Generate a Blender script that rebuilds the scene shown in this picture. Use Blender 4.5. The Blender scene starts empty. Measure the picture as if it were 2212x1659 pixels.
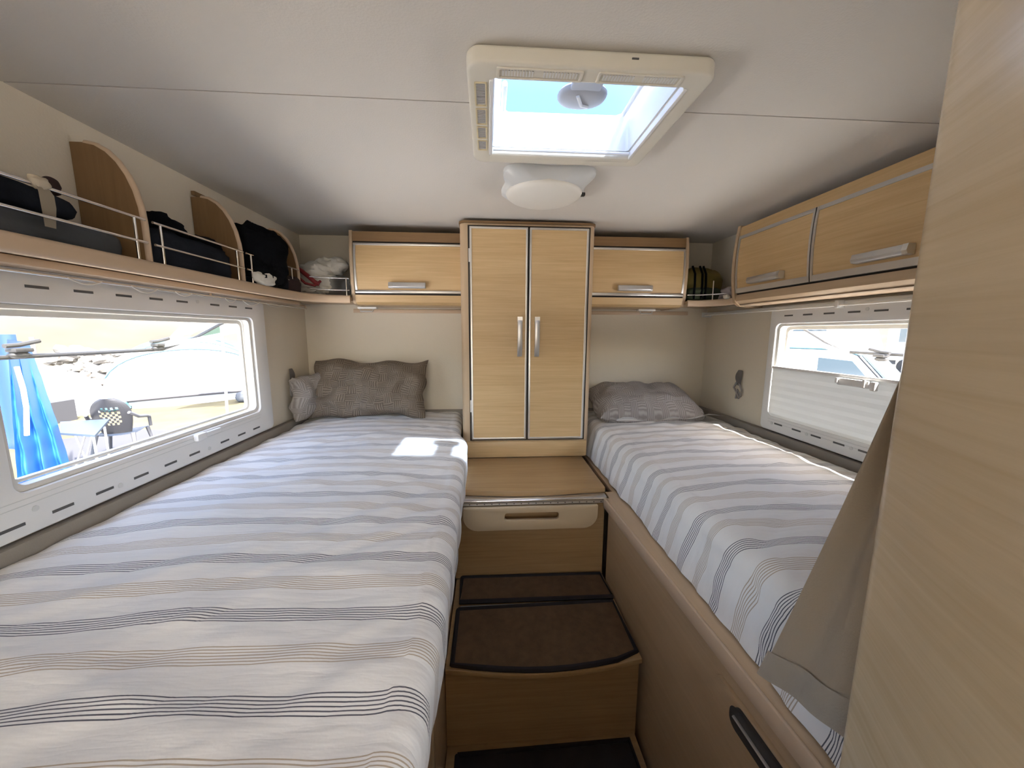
import bpy, bmesh, math, random
import numpy as np
from mathutils import Vector, Matrix, noise
random.seed(4)
scn = bpy.context.scene
col = scn.collection
PI = math.pi
# ------------------------------------------------------------------ camera (metres, camera at the origin, y into the room)
F_PX = 784.8
YAW, PITCH, ROLL = (math.radians(a) for a in (3.723, -8.08, 0.248))
FW = Vector((math.sin(YAW)*math.cos(PITCH), math.cos(YAW)*math.cos(PITCH), math.sin(PITCH)))
_rt = FW.cross(Vector((0, 0, 1))).normalized(); _up = _rt.cross(FW)
RT = _rt*math.cos(ROLL) + _up*math.sin(ROLL); UP = -_rt*math.sin(ROLL) + _up*math.cos(ROLL)
cam_d = bpy.data.cameras.new('camera'); cam = bpy.data.objects.new('camera', cam_d); col.objects.link(cam)
cam_d.sensor_fit = 'HORIZONTAL'; cam_d.sensor_width = 36; cam_d.lens = F_PX/2212*36; cam_d.clip_start = .01; cam_d.clip_end = 500
cam.matrix_world = Matrix(((RT.x, UP.x, -FW.x, 0), (RT.y, UP.y, -FW.y, 0), (RT.z, UP.z, -FW.z, 0), (0, 0, 0, 1)))
scn.camera = cam
def at(px, py, x=None, y=None, z=None):
    d = FW + RT*((px-1106)/F_PX) + UP*((829.5-py)/F_PX)
    t = x/d.x if x is not None else y/d.y if y is not None else z/d.z
    return d*t
# ------------------------------------------------------------------ sky, sun, exposure
world = bpy.data.worlds.new('world'); scn.world = world; world.use_nodes = True
wn = world.node_tree.nodes; wl = world.node_tree.links
for n in list(wn): wn.remove(n)
SUN_DIR = Vector((-.36, .47, -.91)).normalized()
w_out = wn.new('ShaderNodeOutputWorld'); w_bg = wn.new('ShaderNodeBackground'); w_bg.inputs['Strength'].default_value = .75
w_sky = wn.new('ShaderNodeTexSky'); w_sky.sky_type = 'NISHITA'; w_sky.sun_disc = False
w_sky.sun_elevation = math.asin(-SUN_DIR.z); w_sky.sun_rotation = math.atan2(-SUN_DIR.x, -SUN_DIR.y)
w_sky.altitude = 100; w_sky.air_density = 1.0; w_sky.dust_density = 4.0; w_sky.ozone_density = 1.5
wl.new(w_sky.outputs[0], w_bg.inputs['Color']); wl.new(w_bg.outputs[0], w_out.inputs[0])
sun_d = bpy.data.lights.new('sun', 'SUN'); sun_d.energy = 10.5; sun_d.angle = .02; sun_d.color = (1, .96, .9)
sun = bpy.data.objects.new('sun', sun_d); col.objects.link(sun)
sun.rotation_euler = SUN_DIR.to_track_quat('-Z', 'Y').to_euler(); sun.location = (8, -10, 20)
FILL_LAMP_POWER = 18.0
vs = scn.view_settings
vs.view_transform = 'Standard'; vs.look = 'None'; vs.exposure = 1.45; vs.gamma = 1.0; vs.use_curve_mapping = False
# ------------------------------------------------------------------ materials
def _m(name):
    m = bpy.data.materials.new(name); m.use_nodes = True
    return m, m.node_tree.nodes, m.node_tree.links, m.node_tree.nodes['Principled BSDF']
def plain(name, c, rough=.6, metal=0, bump=0, bscale=60, var=0, vscale=8, spec=None, coat=0, sheen=0):
    m, N, L, b = _m(name)
    b.inputs['Base Color'].default_value = (*c, 1); b.inputs['Roughness'].default_value = rough; b.inputs['Metallic'].default_value = metal
    if spec is not None: b.inputs['Specular IOR Level'].default_value = spec
    if coat: b.inputs['Coat Weight'].default_value = coat
    if sheen: b.inputs['Sheen Weight'].default_value = sheen
    tc = N.new('ShaderNodeTexCoord')
    if var:
        n = N.new('ShaderNodeTexNoise'); n.inputs['Scale'].default_value = vscale; n.inputs['Detail'].default_value = 4
        r = N.new('ShaderNodeValToRGB'); L.new(tc.outputs['Object'], n.inputs['Vector']); L.new(n.outputs['Fac'], r.inputs[0])
        r.color_ramp.elements[0].position = .3; r.color_ramp.elements[1].position = .7
        r.color_ramp.elements[0].color = (*[v*(1-var) for v in c], 1); r.color_ramp.elements[1].color = (*[min(1, v*(1+var)) for v in c], 1)
        L.new(r.outputs['Color'], b.inputs['Base Color'])
    if bump:
        n = N.new('ShaderNodeTexNoise'); n.inputs['Scale'].default_value = bscale; n.inputs['Detail'].default_value = 3
        bp = N.new('ShaderNodeBump'); bp.inputs['Strength'].default_value = bump; bp.inputs['Distance'].default_value = .002
        L.new(tc.outputs['Object'], n.inputs['Vector']); L.new(n.outputs['Fac'], bp.inputs['Height']); L.new(bp.outputs[0], b.inputs['Normal'])
    return m
def wood(name, c1, c2, rough=.45, freq=70):
    m, N, L, b = _m(name)
    uv = N.new('ShaderNodeUVMap'); mp = N.new('ShaderNodeMapping'); mp.inputs['Scale'].default_value = (4.0, freq*1.7, 1)
    n = N.new('ShaderNodeTexNoise'); n.inputs['Scale'].default_value = 1; n.inputs['Detail'].default_value = 5; n.inputs['Roughness'].default_value = .6; n.inputs['Distortion'].default_value = .5
    mp2 = N.new('ShaderNodeMapping'); mp2.inputs['Scale'].default_value = (1.0, 16, 1)
    n2 = N.new('ShaderNodeTexNoise'); n2.inputs['Scale'].default_value = 1; n2.inputs['Detail'].default_value = 2
    ad = N.new('ShaderNodeMath'); ad.operation = 'MULTIPLY_ADD'; ad.inputs[1].default_value = .55
    r = N.new('ShaderNodeValToRGB'); r.color_ramp.elements[0].position = .45; r.color_ramp.elements[1].position = 1.05
    r.color_ramp.elements[0].color = (*c1, 1); r.color_ramp.elements[1].color = (*c2, 1)
    L.new(uv.outputs[0], mp.inputs[0]); L.new(mp.outputs[0], n.inputs['Vector']); L.new(uv.outputs[0], mp2.inputs[0]); L.new(mp2.outputs[0], n2.inputs['Vector'])
    L.new(n2.outputs['Fac'], ad.inputs[0]); L.new(n.outputs['Fac'], ad.inputs[2]); L.new(ad.outputs[0], r.inputs[0]); L.new(r.outputs['Color'], b.inputs['Base Color'])
    b.inputs['Roughness'].default_value = rough
    bp = N.new('ShaderNodeBump'); bp.inputs['Strength'].default_value = .12; bp.inputs['Distance'].default_value = .001
    L.new(n.outputs['Fac'], bp.inputs['Height']); L.new(bp.outputs[0], b.inputs['Normal'])
    return m
def sheet_mat(name, phase):
    m, N, L, b = _m(name)
    uv = N.new('ShaderNodeUVMap'); sp = N.new('ShaderNodeSeparateXYZ'); L.new(uv.outputs[0], sp.inputs[0])
    def math_(op, a, bb=None, c=None):
        n = N.new('ShaderNodeMath'); n.operation = op
        for i, v in enumerate((a, bb, c)):
            if v is None: continue
            if isinstance(v, (int, float)): n.inputs[i].default_value = v
            else: L.new(v, n.inputs[i])
        return n.outputs[0]
    P = .139
    def group(off, width, lines, duty):
        t = math_('FRACT', math_('DIVIDE', math_('SUBTRACT', sp.outputs['Y'], phase+off-width/2), P))
        t = math_('MULTIPLY', t, P/width)                       # 0..1 inside the group
        inside = math_('LESS_THAN', t, 1.0)
        f = math_('FRACT', math_('MULTIPLY', t, float(lines)))
        return math_('MULTIPLY', inside, math_('LESS_THAN', f, duty))
    g1 = group(0, .029, 6, .34); g2 = group(P/2, .031, 7, .36)
    ns = N.new('ShaderNodeTexNoise'); ns.inputs['Scale'].default_value = 5; tc = N.new('ShaderNodeTexCoord'); L.new(tc.outputs['Object'], ns.inputs['Vector'])
    base = N.new('ShaderNodeMixRGB'); base.inputs['Color1'].default_value = (.80, .785, .76, 1); base.inputs['Color2'].default_value = (.86, .845, .82, 1); L.new(ns.outputs['Fac'], base.inputs['Fac'])
    m1 = N.new('ShaderNodeMixRGB'); m1.inputs['Color2'].default_value = (.50, .42, .33, 1); L.new(base.outputs[0], m1.inputs['Color1']); L.new(g2, m1.inputs['Fac'])
    m2 = N.new('ShaderNodeMixRGB'); m2.inputs['Color2'].default_value = (.13, .13, .15, 1); L.new(m1.outputs[0], m2.inputs['Color1']); L.new(g1, m2.inputs['Fac'])
    L.new(m2.outputs[0], b.inputs['Base Color']); b.inputs['Roughness'].default_value = .9; b.inputs['Specular IOR Level'].default_value = .15
    wv = N.new('ShaderNodeTexNoise'); wv.inputs['Scale'].default_value = 260; wv.inputs['Detail'].default_value = 1
    bp = N.new('ShaderNodeBump'); bp.inputs['Strength'].default_value = .12; bp.inputs['Distance'].default_value = .001
    L.new(tc.outputs['Object'], wv.inputs['Vector']); L.new(wv.outputs['Fac'], bp.inputs['Height']); L.new(bp.outputs[0], b.inputs['Normal'])
    mpc = N.new('ShaderNodeMapping'); mpc.inputs['Rotation'].default_value = (0, 0, .95); mpc.inputs['Scale'].default_value = (2.2, 15, 4); L.new(tc.outputs['Object'], mpc.inputs[0])
    cn = N.new('ShaderNodeTexNoise'); cn.inputs['Scale'].default_value = 1.6; cn.inputs['Detail'].default_value = 4; L.new(mpc.outputs[0], cn.inputs['Vector'])
    rd = math_('ABSOLUTE', math_('SUBTRACT', cn.outputs['Fac'], .5))
    b2 = N.new('ShaderNodeBump'); b2.inputs['Strength'].default_value = .45; b2.inputs['Distance'].default_value = .012
    L.new(rd, b2.inputs['Height']); L.new(bp.outputs[0], b2.inputs['Normal']); L.new(b2.outputs[0], b.inputs['Normal'])
    return m
def weave_mat(name, c1, c2):
    m, N, L, b = _m(name)
    uv = N.new('ShaderNodeUVMap')
    ck = N.new('ShaderNodeTexChecker'); ck.inputs['Scale'].default_value = 26
    mp = N.new('ShaderNodeMapping'); L.new(uv.outputs[0], mp.inputs[0])
    dn = N.new('ShaderNodeTexNoise'); dn.inputs['Scale'].default_value = 14; L.new(uv.outputs[0], dn.inputs['Vector'])
    L.new(mp.outputs[0], ck.inputs['Vector'])
    def wave(d):
        w = N.new('ShaderNodeTexWave'); w.wave_type = 'BANDS'; w.bands_direction = d; w.inputs['Scale'].default_value = 36; w.inputs['Distortion'].default_value = 2.5; w.inputs['Detail'].default_value = 2
        L.new(uv.outputs[0], w.inputs['Vector']); return w
    wx, wy = wave('X'), wave('Y'); mx = N.new('ShaderNodeMixRGB'); L.new(ck.outputs['Fac'], mx.inputs['Fac']); L.new(wx.outputs['Color'], mx.inputs['Color1']); L.new(wy.outputs['Color'], mx.inputs['Color2'])
    ad = N.new('ShaderNodeMixRGB'); ad.inputs['Fac'].default_value = .5; L.new(mx.outputs[0], ad.inputs['Color1']); L.new(dn.outputs['Fac'], ad.inputs['Color2'])
    r = N.new('ShaderNodeValToRGB'); r.color_ramp.elements[0].position = .3; r.color_ramp.elements[1].position = .8
    r.color_ramp.elements[0].color = (*c1, 1); r.color_ramp.elements[1].color = (*c2, 1)
    L.new(ad.outputs[0], r.inputs[0]); L.new(r.outputs['Color'], b.inputs['Base Color']); b.inputs['Roughness'].default_value = .85
    bp = N.new('ShaderNodeBump'); bp.inputs['Strength'].default_value = .5; bp.inputs['Distance'].default_value = .002
    L.new(mx.outputs[0], bp.inputs['Height']); L.new(bp.outputs[0], b.inputs['Normal'])
    return m
def clear_mat(name, tint, gloss=.06):
    m, N, L, b = _m(name); N.remove(b)
    t = N.new('ShaderNodeBsdfTransparent'); t.inputs[0].default_value = (*tint, 1)
    g = N.new('ShaderNodeBsdfGlossy'); g.inputs['Roughness'].default_value = .05
    mx = N.new('ShaderNodeMixShader'); mx.inputs[0].default_value = gloss
    L.new(t.outputs[0], mx.inputs[1]); L.new(g.outputs[0], mx.inputs[2]); L.new(mx.outputs[0], N['Material Output'].inputs[0])
    return m
def haze_mat(name, tint, fac):
    m, N, L, b = _m(name); N.remove(b)
    t = N.new('ShaderNodeBsdfTransparent'); t.inputs[0].default_value = (*tint, 1)
    g = N.new('ShaderNodeBsdfTranslucent'); g.inputs[0].default_value = (.9, .93, .97, 1)
    mx = N.new('ShaderNodeMixShader'); mx.inputs[0].default_value = fac
    L.new(t.outputs[0], mx.inputs[1]); L.new(g.outputs[0], mx.inputs[2]); L.new(mx.outputs[0], N['Material Output'].inputs[0])
    return m
M = dict(
    ceiling=plain('ceiling_vinyl', (.70, .66, .60), .75, bump=.25, bscale=240),
    wall=plain('wall_vinyl', (.72, .65, .53), .7, bump=.2, bscale=200),
    oak=wood('oak', (.52, .34, .155), (.66, .465, .24)),
    frame=wood('oak_frame', (.49, .35, .215), (.575, .425, .275), .4, 40),
    pale=wood('oak_pale', (.54, .42, .265), (.65, .525, .36), .24, 60),
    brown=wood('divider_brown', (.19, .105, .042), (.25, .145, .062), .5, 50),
    lip=plain('shelf_lip', (.60, .45, .31), .35),
    alu=plain('aluminium', (.72, .70, .67), .32, .85),
    chrome=plain('chrome', (.82, .82, .82), .12, 1),
    handle=plain('satin_handle', (.62, .61, .60), .35, .7),
    dark=plain('dark_gap', (.03, .022, .016), .8),
    cream=plain('cream_plastic', (.74, .70, .60), .38),
    yellowed=plain('yellowed_plastic', (.72, .62, .40), .4),
    grey=plain('grey_plastic', (.66, .67, .66), .45),
    lightgrey=plain('light_grey_plastic', (.80, .80, .79), .5),
    blind=plain('grey_blind', (.72, .73, .71), .8),
    slot=plain('slot_dark', (.10, .10, .10), .7),
    gasket=plain('gasket', (.72, .69, .63), .5),
    opal=plain('opal_cover', (.80, .77, .70), .5),
    padding=plain('grey_padding', (.28, .25, .215), .9, bump=.4, bscale=300),
    carpet=plain('brown_carpet', (.115, .068, .034), .95, bump=.8, bscale=500, var=.2, vscale=40),
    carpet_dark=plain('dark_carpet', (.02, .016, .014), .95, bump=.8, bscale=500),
    binding=plain('black_binding', (.012, .01, .012), .8),
    curtain=plain('taupe_curtain', (.56, .46, .345), .9, bump=.3, bscale=400),
    hem=plain('curtain_hem', (.62, .53, .42), .9, bump=.3, bscale=400),
    sheet_l=sheet_mat('striped_sheet_a', .379), sheet_r=sheet_mat('striped_sheet_b', .385),
    weave=weave_mat('woven_taupe', (.13, .10, .072), (.265, .215, .165)), weave2=weave_mat('woven_grey', (.24, .215, .20), (.40, .365, .34)),
    navy=plain('navy_cloth', (.016, .019, .026), .95, bump=.8, bscale=90, var=.4, spec=.1), black=plain('black_cloth', (.005, .0055, .007), .95, bump=.8, bscale=90, spec=.1),
    greycloth=plain('grey_cloth', (.06, .066, .074), .95, bump=.4, bscale=80, var=.2), white=plain('white_cloth', (.72, .69, .62), .9, bump=.4, bscale=70),
    maroon=plain('maroon_cloth', (.03, .014, .013), .9, bump=.4, bscale=90), red=plain('red_strap', (.20, .010, .012), .6),
    ribbon=plain('tan_ribbon', (.52, .45, .34), .8), olive=plain('olive_cloth', (.22, .165, .04), .85, bump=.4, bscale=90, var=.25), green=plain('dark_green_cloth', (.05, .065, .035), .85),
    bag=haze_mat('clear_bag', (.75, .75, .72), .5), strap=plain('grey_strap', (.30, .28, .27), .8), grey_knit=plain('mauve_cloth', (.36, .32, .32), .9),
    acrylic=clear_mat('acrylic_pane', (.90, .91, .92)), dome=haze_mat('hatch_dome', (.21, .27, .37), .012), frost=haze_mat('frosted_rim', (.9, .95, 1.0), .8), smoke=plain('dark_plastic', (.05, .048, .046), .5),
    hub=plain('grey_hub', (.42, .42, .43), .5), step=wood('oak_step_shaded', (.36, .225, .10), (.48, .32, .16)), floor=wood('floor_planks', (.16, .10, .055), (.22, .145, .08), .4, 30),  # step: the oak darkened, shade of the stairwell painted into its colour
    bounce_ground=plain('pale_bounce_ground', (.66, .64, .60), .95, var=.15, vscale=12),
    shell=plain('outer_skin', (.8, .8, .8), .5),
    grass=plain('dry_grass', (.068, .056, .022), .95, var=.35, vscale=1.3), hill=plain('dry_hill', (.064, .054, .034), .95, var=.30, vscale=.35),
    stone=plain('pale_stone', (.15, .138, .12), .9, var=.2, vscale=2), tent=plain('white_tent', (.20, .205, .21), .7), tentblue=plain('pale_blue_trim', (.045, .11, .13), .7),
    tarp=plain('blue_tarp', (.016, .11, .36), .5, bump=.5, bscale=14), tarp2=plain('deep_blue_panel', (.016, .05, .20), .5), groundmat=plain('dark_groundsheet', (.032, .031, .033), .9),
    tabletop=plain('grey_blue_tabletop', (.040, .055, .075), .5), chairblk=plain('black_plastic', (.06, .06, .065), .4), steel=plain('steel_tube', (.6, .6, .6), .3, .8), pole=plain('brown_pole', (.22, .17, .13), .7),
    awn=plain('pale_awning', (.14, .128, .11), .8), awngreen=plain('green_valance', (.05, .085, .062), .8), van=plain('white_paint', (.85, .86, .87), .3), vanglass=plain('dark_glass', (.10, .13, .14), .08),
    tyre=plain('tyre', (.02, .02, .02), .9), leaf=plain('dusty_leaf', (.12, .13, .06), .9), paper=plain('white_paper', (.85, .85, .85), .8), whiteplas=plain('white_plastic', (.78, .77, .74), .4),
)
def blind_mat(name):
    m, N, L, b = _m(name); b.inputs['Base Color'].default_value = (.70, .71, .69, 1); b.inputs['Roughness'].default_value = .85
    t = N.new('ShaderNodeBsdfTranslucent'); t.inputs[0].default_value = (.62, .64, .62, 1)
    mx = N.new('ShaderNodeMixShader'); mx.inputs[0].default_value = .035
    L.new(b.outputs[0], mx.inputs[1]); L.new(t.outputs[0], mx.inputs[2]); L.new(mx.outputs[0], N['Material Output'].inputs[0])
    return m
M['blind'] = blind_mat('grey_pleated_blind')
# ------------------------------------------------------------------ helpers
def tag(o, label=None, cat=None, group=None, kind=None):
    for k, v in (('label', label), ('category', cat), ('group', group), ('kind', kind)):
        if v: o[k] = v
    return o
def thing(name, loc, label, cat, group=None):
    o = bpy.data.objects.new(name, None); col.objects.link(o); o.location = loc; o.empty_display_size = .05
    return tag(o, label, cat, group)
def world_loc(o):
    v = Vector(o.location)
    if o.parent: v = v + o.parent.matrix_parent_inverse.to_translation()*0
    return v
ORIG = {}
def obj(name, bm, mat, parent=None, smooth=False, grain=None, bevel=0, seg=2, sharp=35):
    """links a bmesh written in world coordinates as one mesh object"""
    if bevel:
        bmesh.ops.remove_doubles(bm, verts=bm.verts, dist=1e-6)
        es = [e for e in bm.edges if len(e.link_faces) == 2 and e.calc_face_angle(0) > math.radians(30)]
        bmesh.ops.bevel(bm, geom=es, offset=bevel, segments=seg, profile=.5, affect='EDGES', clamp_overlap=True)
    bmesh.ops.recalc_face_normals(bm, faces=bm.faces)
    if grain is not None:
        l = bm.loops.layers.uv.verify()
        a = 'xyz'.index(grain); oth = [i for i in range(3) if i != a]
        for f in bm.faces:
            for lp in f.loops:
                p = lp.vert.co; lp[l].uv = (p[a], p[oth[0]]*.77 + p[oth[1]])
    # origin: bottom centre of the mesh, or the parent's place
    vs_ = [v.co for v in bm.verts]
    mn = Vector([min(v[i] for v in vs_) for i in range(3)]); mx = Vector([max(v[i] for v in vs_) for i in range(3)])
    org = Vector(((mn.x+mx.x)/2, (mn.y+mx.y)/2, mn.z))
    for v in bm.verts: v.co -= org
    me = bpy.data.meshes.new(name); bm.to_mesh(me); bm.free()
    if mat is not None: me.materials.append(mat)
    if smooth or bevel:
        for p in me.polygons: p.use_smooth = True
        me.set_sharp_from_angle(angle=math.radians(sharp if not (smooth and not bevel) else 50))
    o = bpy.data.objects.new(name, me); col.objects.link(o)
    po = ORIG.get(parent.name, Vector(parent.location)) if parent else Vector((0, 0, 0))
    o.location = org - po; ORIG[o.name] = org
    if parent: o.parent = parent
    return o
def box(bm, a, b):
    x0, y0, z0 = (min(a[i], b[i]) for i in range(3)); x1, y1, z1 = (max(a[i], b[i]) for i in range(3))
    v = [bm.verts.new(p) for p in ((x0,y0,z0),(x1,y0,z0),(x1,y1,z0),(x0,y1,z0),(x0,y0,z1),(x1,y0,z1),(x1,y1,z1),(x0,y1,z1))]
    for f in ((0,3,2,1),(4,5,6,7),(0,1,5,4),(1,2,6,5),(2,3,7,6),(3,0,4,7)): bm.faces.new([v[i] for i in f])
    return bm
def B(a, b): return box(bmesh.new(), a, b)
def prism(bm, pts, axis, a, b):
    """polygon pts (2-D in the two other axes, in xyz order) extruded along axis from a to b"""
    def mk(p, t): q = list(p); q.insert(axis, t); return bm.verts.new(q)
    v0 = [mk(p, a) for p in pts]; v1 = [mk(p, b) for p in pts]; n = len(pts)
    bm.faces.new(v0); bm.faces.new(v1[::-1])
    for i in range(n): bm.faces.new((v0[i], v1[i], v1[(i+1) % n], v0[(i+1) % n]))
    return bm
def PR(pts, axis, a, b): return prism(bmesh.new(), pts, axis, a, b)
def tube(bm, pts, r, n=8, cap=True):
    pts = [Vector(p) for p in pts]; rings = []; last = None
    for i, p in enumerate(pts):
        t = (pts[min(i+1, len(pts)-1)] - pts[max(i-1, 0)]).normalized()
        u = t.cross(Vector((0, 0, 1))) if last is None else last - t*last.dot(t)
        if u.length < 1e-4: u = t.cross(Vector((1, 0, 0)))
        u.normalize(); last = u; w = t.cross(u)
        rr = r[i] if isinstance(r, (list, tuple)) else r
        rings.append([bm.verts.new(p + (u*math.cos(2*PI*k/n) + w*math.sin(2*PI*k/n))*rr) for k in range(n)])
    for a, b in zip(rings, rings[1:]):
        for k in range(n): bm.faces.new((a[k], a[(k+1) % n], b[(k+1) % n], b[k]))
    if cap: bm.faces.new(rings[0][::-1]); bm.faces.new(rings[-1])
    return bm
def T(pts, r, n=8): return tube(bmesh.new(), pts, r, n)
def rrect(x0, x1, y0, y1, r, n=5, rs=None):
    out = []; rs = rs or (r, r, r, r)
    for (cx, cy, a0), rr in zip(((x1, y1, 0), (x0, y1, 90), (x0, y0, 180), (x1, y0, 270)), rs):
        if rr <= 0: out.append((cx, cy)); continue
        ox = cx - rr if cx == x1 else cx + rr; oy = cy - rr if cy == y1 else cy + rr
        for k in range(n+1):
            a = math.radians(a0 + 90*k/n); out.append((ox + rr*math.cos(a), oy + rr*math.sin(a)))
    return out
def ring(bm, outer, inner, axis, a, b):
    """frame between two loops of the same count, extruded along axis"""
    def mk(p, t): q = list(p); q.insert(axis, t); return bm.verts.new(q)
    n = len(outer); O0 = [mk(p, a) for p in outer]; I0 = [mk(p, a) for p in inner]; O1 = [mk(p, b) for p in outer]; I1 = [mk(p, b) for p in inner]
    for i in range(n):
        j = (i+1) % n
        for q in ((O0[i], O0[j], I0[j], I0[i]), (O1[i], I1[i], I1[j], O1[j]), (O0[i], O1[i], O1[j], O0[j]), (I0[i], I0[j], I1[j], I1[i])): bm.faces.new(q)
    return bm
def RG(o, i, axis, a, b): return ring(bmesh.new(), o, i, axis, a, b)
def grid(bm, fn, nu, nv, uvf=None, closed_u=False):
    vs_ = [[bm.verts.new(fn(i/nu, j/nv)) for j in range(nv+1)] for i in range(nu + (0 if closed_u else 1))]
    l = bm.loops.layers.uv.verify()
    for i in range(nu):
        for j in range(nv):
            i2 = (i+1) % nu if closed_u else i+1
            f = bm.faces.new((vs_[i][j], vs_[i2][j], vs_[i2][j+1], vs_[i][j+1]))
            if uvf:
                for lp, (a, b) in zip(f.loops, ((i, j), (i+1, j), (i+1, j+1), (i, j+1))): lp[l].uv = uvf(a/nu, b/nv)
    return bm
def spow(v, e): return math.copysign(abs(v)**e, v)
def lump(c, d, e=.6, amp=.02, fr=8, seed=0, nu=28, nv=18, flat=True, fold=0):
    """soft pile: superellipsoid with cloth-like folds, flat underneath"""
    bm = bmesh.new(); c = Vector(c); off = Vector((seed*7.3, seed*3.1, seed*5.7)); R = []
    for j in range(1, nv):
        ph = -PI/2 + PI*j/nv; row = []
        for i in range(nu):
            th = 2*PI*i/nu
            p = Vector((d[0]*spow(math.cos(ph), e)*spow(math.cos(th), e), d[1]*spow(math.cos(ph), e)*spow(math.sin(th), e), d[2]*spow(math.sin(ph), e)))
            nn = noise.noise((p*fr) + off)*amp + noise.noise((p*fr*2.3) - off)*amp*.5 - abs(noise.noise(Vector((p.x*fr*2.2+p.z*fr*4, p.y*fr*1.6, p.z*fr*5)) + off))*amp*.9
            if fold: nn += fold*math.sin(p.z*140 + 3*noise.noise(p*9+off))
            q = p + p.normalized()*nn
            if flat and q.z < -d[2]*.96: q.z = -d[2]*.96
            row.append(bm.verts.new(c+q))
        R.append(row)
    for a, b in zip(R, R[1:]):
        for i in range(nu): bm.faces.new((a[i], a[(i+1) % nu], b[(i+1) % nu], b[i]))
    bm.faces.new(R[0][::-1]); bm.faces.new(R[-1])
    return bm
def struct(o, label, cat): return tag(o, label, cat, kind='structure')
# ------------------------------------------------------------------ room shell
XL, XR, YB, ZC, ZF = -.948, 1.215, 1.98, .482, -1.5
YF = -3.0; TH = .035
FLX, FRX = -.925, 1.190          # inner faces of the two window cassettes
WL = dict(y0=.735, y1=1.515, z0=-.322, z1=.052)
WR = dict(y0=.70, y1=1.452, z0=-.345, z1=.040)
def wall_x(name, x0, x1, holes, label):
    bm = bmesh.new(); ys = sorted({YF, YB+TH, *[h[0] for h in holes], *[h[1] for h in holes]})
    for a, b in zip(ys, ys[1:]):
        zs = [(ZF-.05, ZC+TH)]
        for h in holes:
            if h[0] <= a and b <= h[1]: zs = [(ZF-.05, h[2]), (h[3], ZC+TH)]
        for z0, z1 in zs: box(bm, (x0, a, z0), (x1, b, z1))
    return struct(obj(name, bm, M['wall']), label, 'wall')
living = (-1.9, -.9, -.45, .2)
wall_x('wall_left', XL-TH, XL, [(WL['y0'], WL['y1'], WL['z0'], WL['z1']), living], 'cream vinyl wall along the left bed with a wide window')
wall_x('wall_right', XR, XR+TH, [(WR['y0'], WR['y1'], WR['z0'], WR['z1']), living], 'cream vinyl wall along the right bed with half-covered window')
struct(obj('wall_back', B((XL, YB, ZF), (XR, YB+TH, ZC)), M['wall']), 'cream wall behind the pillows and the tall wardrobe', 'wall')
bm = bmesh.new(); fh = (-.62, .88, -.60, .30)
for z0, z1 in ((ZF, fh[2]), (fh[3], ZC)): box(bm, (XL, YF-TH, z0), (XR, YF, z1))
box(bm, (XL, YF-TH, fh[2]), (fh[0], YF, fh[3])); box(bm, (fh[1], YF-TH, fh[2]), (XR, YF, fh[3]))
struct(obj('wall_front', bm, M['wall']), 'cream bulkhead of the living area behind the viewer', 'wall')
# ceiling: two panels meeting at a seam, with the hatch hole, and a second hatch over the living area
HX0, HX1, HY0, HY1 = .010, .368, .728, 1.004
def ceil_panel(name, y0, y1, holes, label):
    bm = bmesh.new(); ys = sorted({y0, y1, *[v for h in holes for v in (h[2], h[3]) if y0 < v < y1]})
    for a, b in zip(ys, ys[1:]):
        xs = [(XL-TH, XR+TH)]
        for h in holes:
            if h[2] <= a and b <= h[3]: xs = [(XL-TH, h[0]), (h[1], XR+TH)]
        for x0, x1 in xs: box(bm, (x0, a, ZC), (x1, b, ZC+TH))
    return struct(obj(name, bm, M['ceiling']), label, 'ceiling')
SEAM = .851; hatch = (HX0, HX1, HY0, HY1); hatch2 = (-.25, .45, -1.75, -1.0)
ceil_panel('ceiling', SEAM+.0015, YB+TH, [hatch], 'pale textured ceiling panel above the wardrobe and pillows')
ceil_panel('ceiling', YF-TH, SEAM-.0015, [hatch], 'pale textured ceiling panel nearest the viewer')
struct(obj('trim_1', B((XL-TH, SEAM-.0014, ZC+.004), (HX0, SEAM+.0014, ZC+TH)), M['grey']), 'fine recessed seam across the ceiling left of the hatch', 'seam')
struct(obj('trim_1', B((HX1, SEAM-.0014, ZC+.004), (XR+TH, SEAM+.0014, ZC+TH)), M['grey']), 'fine recessed seam across the ceiling right of the hatch', 'seam')
struct(obj('floor', B((XL, YF, ZF-.05), (XR, YB, ZF)), M['floor'], grain='y'), 'wood-look floor of the camper', 'floor')
# grey padded strips between mattress and wall
for i, (nm, a, b, lb) in enumerate((('trim_2', (XL, .12, -.60), (XL+.028, YB, -.416), 'grey padded strip along the left wall beside the mattress'),
                               ('trim_3', (XR-.028, .375, -.60), (XR, YB, -.412), 'grey padded strip along the right wall beside the mattress'),
                               ('trim_4', (XL+.03, YB-.026, -.60), (-.125, YB, -.420), 'dark grey padded strip behind the left pillow'),
                               ('trim_5', (.475, YB-.026, -.60), (XR-.03, YB, -.420), 'dark grey padded strip behind the right pillow'))):
    struct(obj(nm, B(a, b), M['padding'], bevel=.006), lb, 'padding')
for nm, x0, x1, lb in (('trim_6', -.70, -.125, 'thin cream strip under the cupboard left of the wardrobe'), ('trim_7', .475, 1.10, 'thin cream strip under the cupboard right of the wardrobe')):
    struct(obj(nm, B((x0, YB-.008, .098), (x1, YB, .118)), M['lip'], bevel=.002), lb, 'trim')
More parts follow.
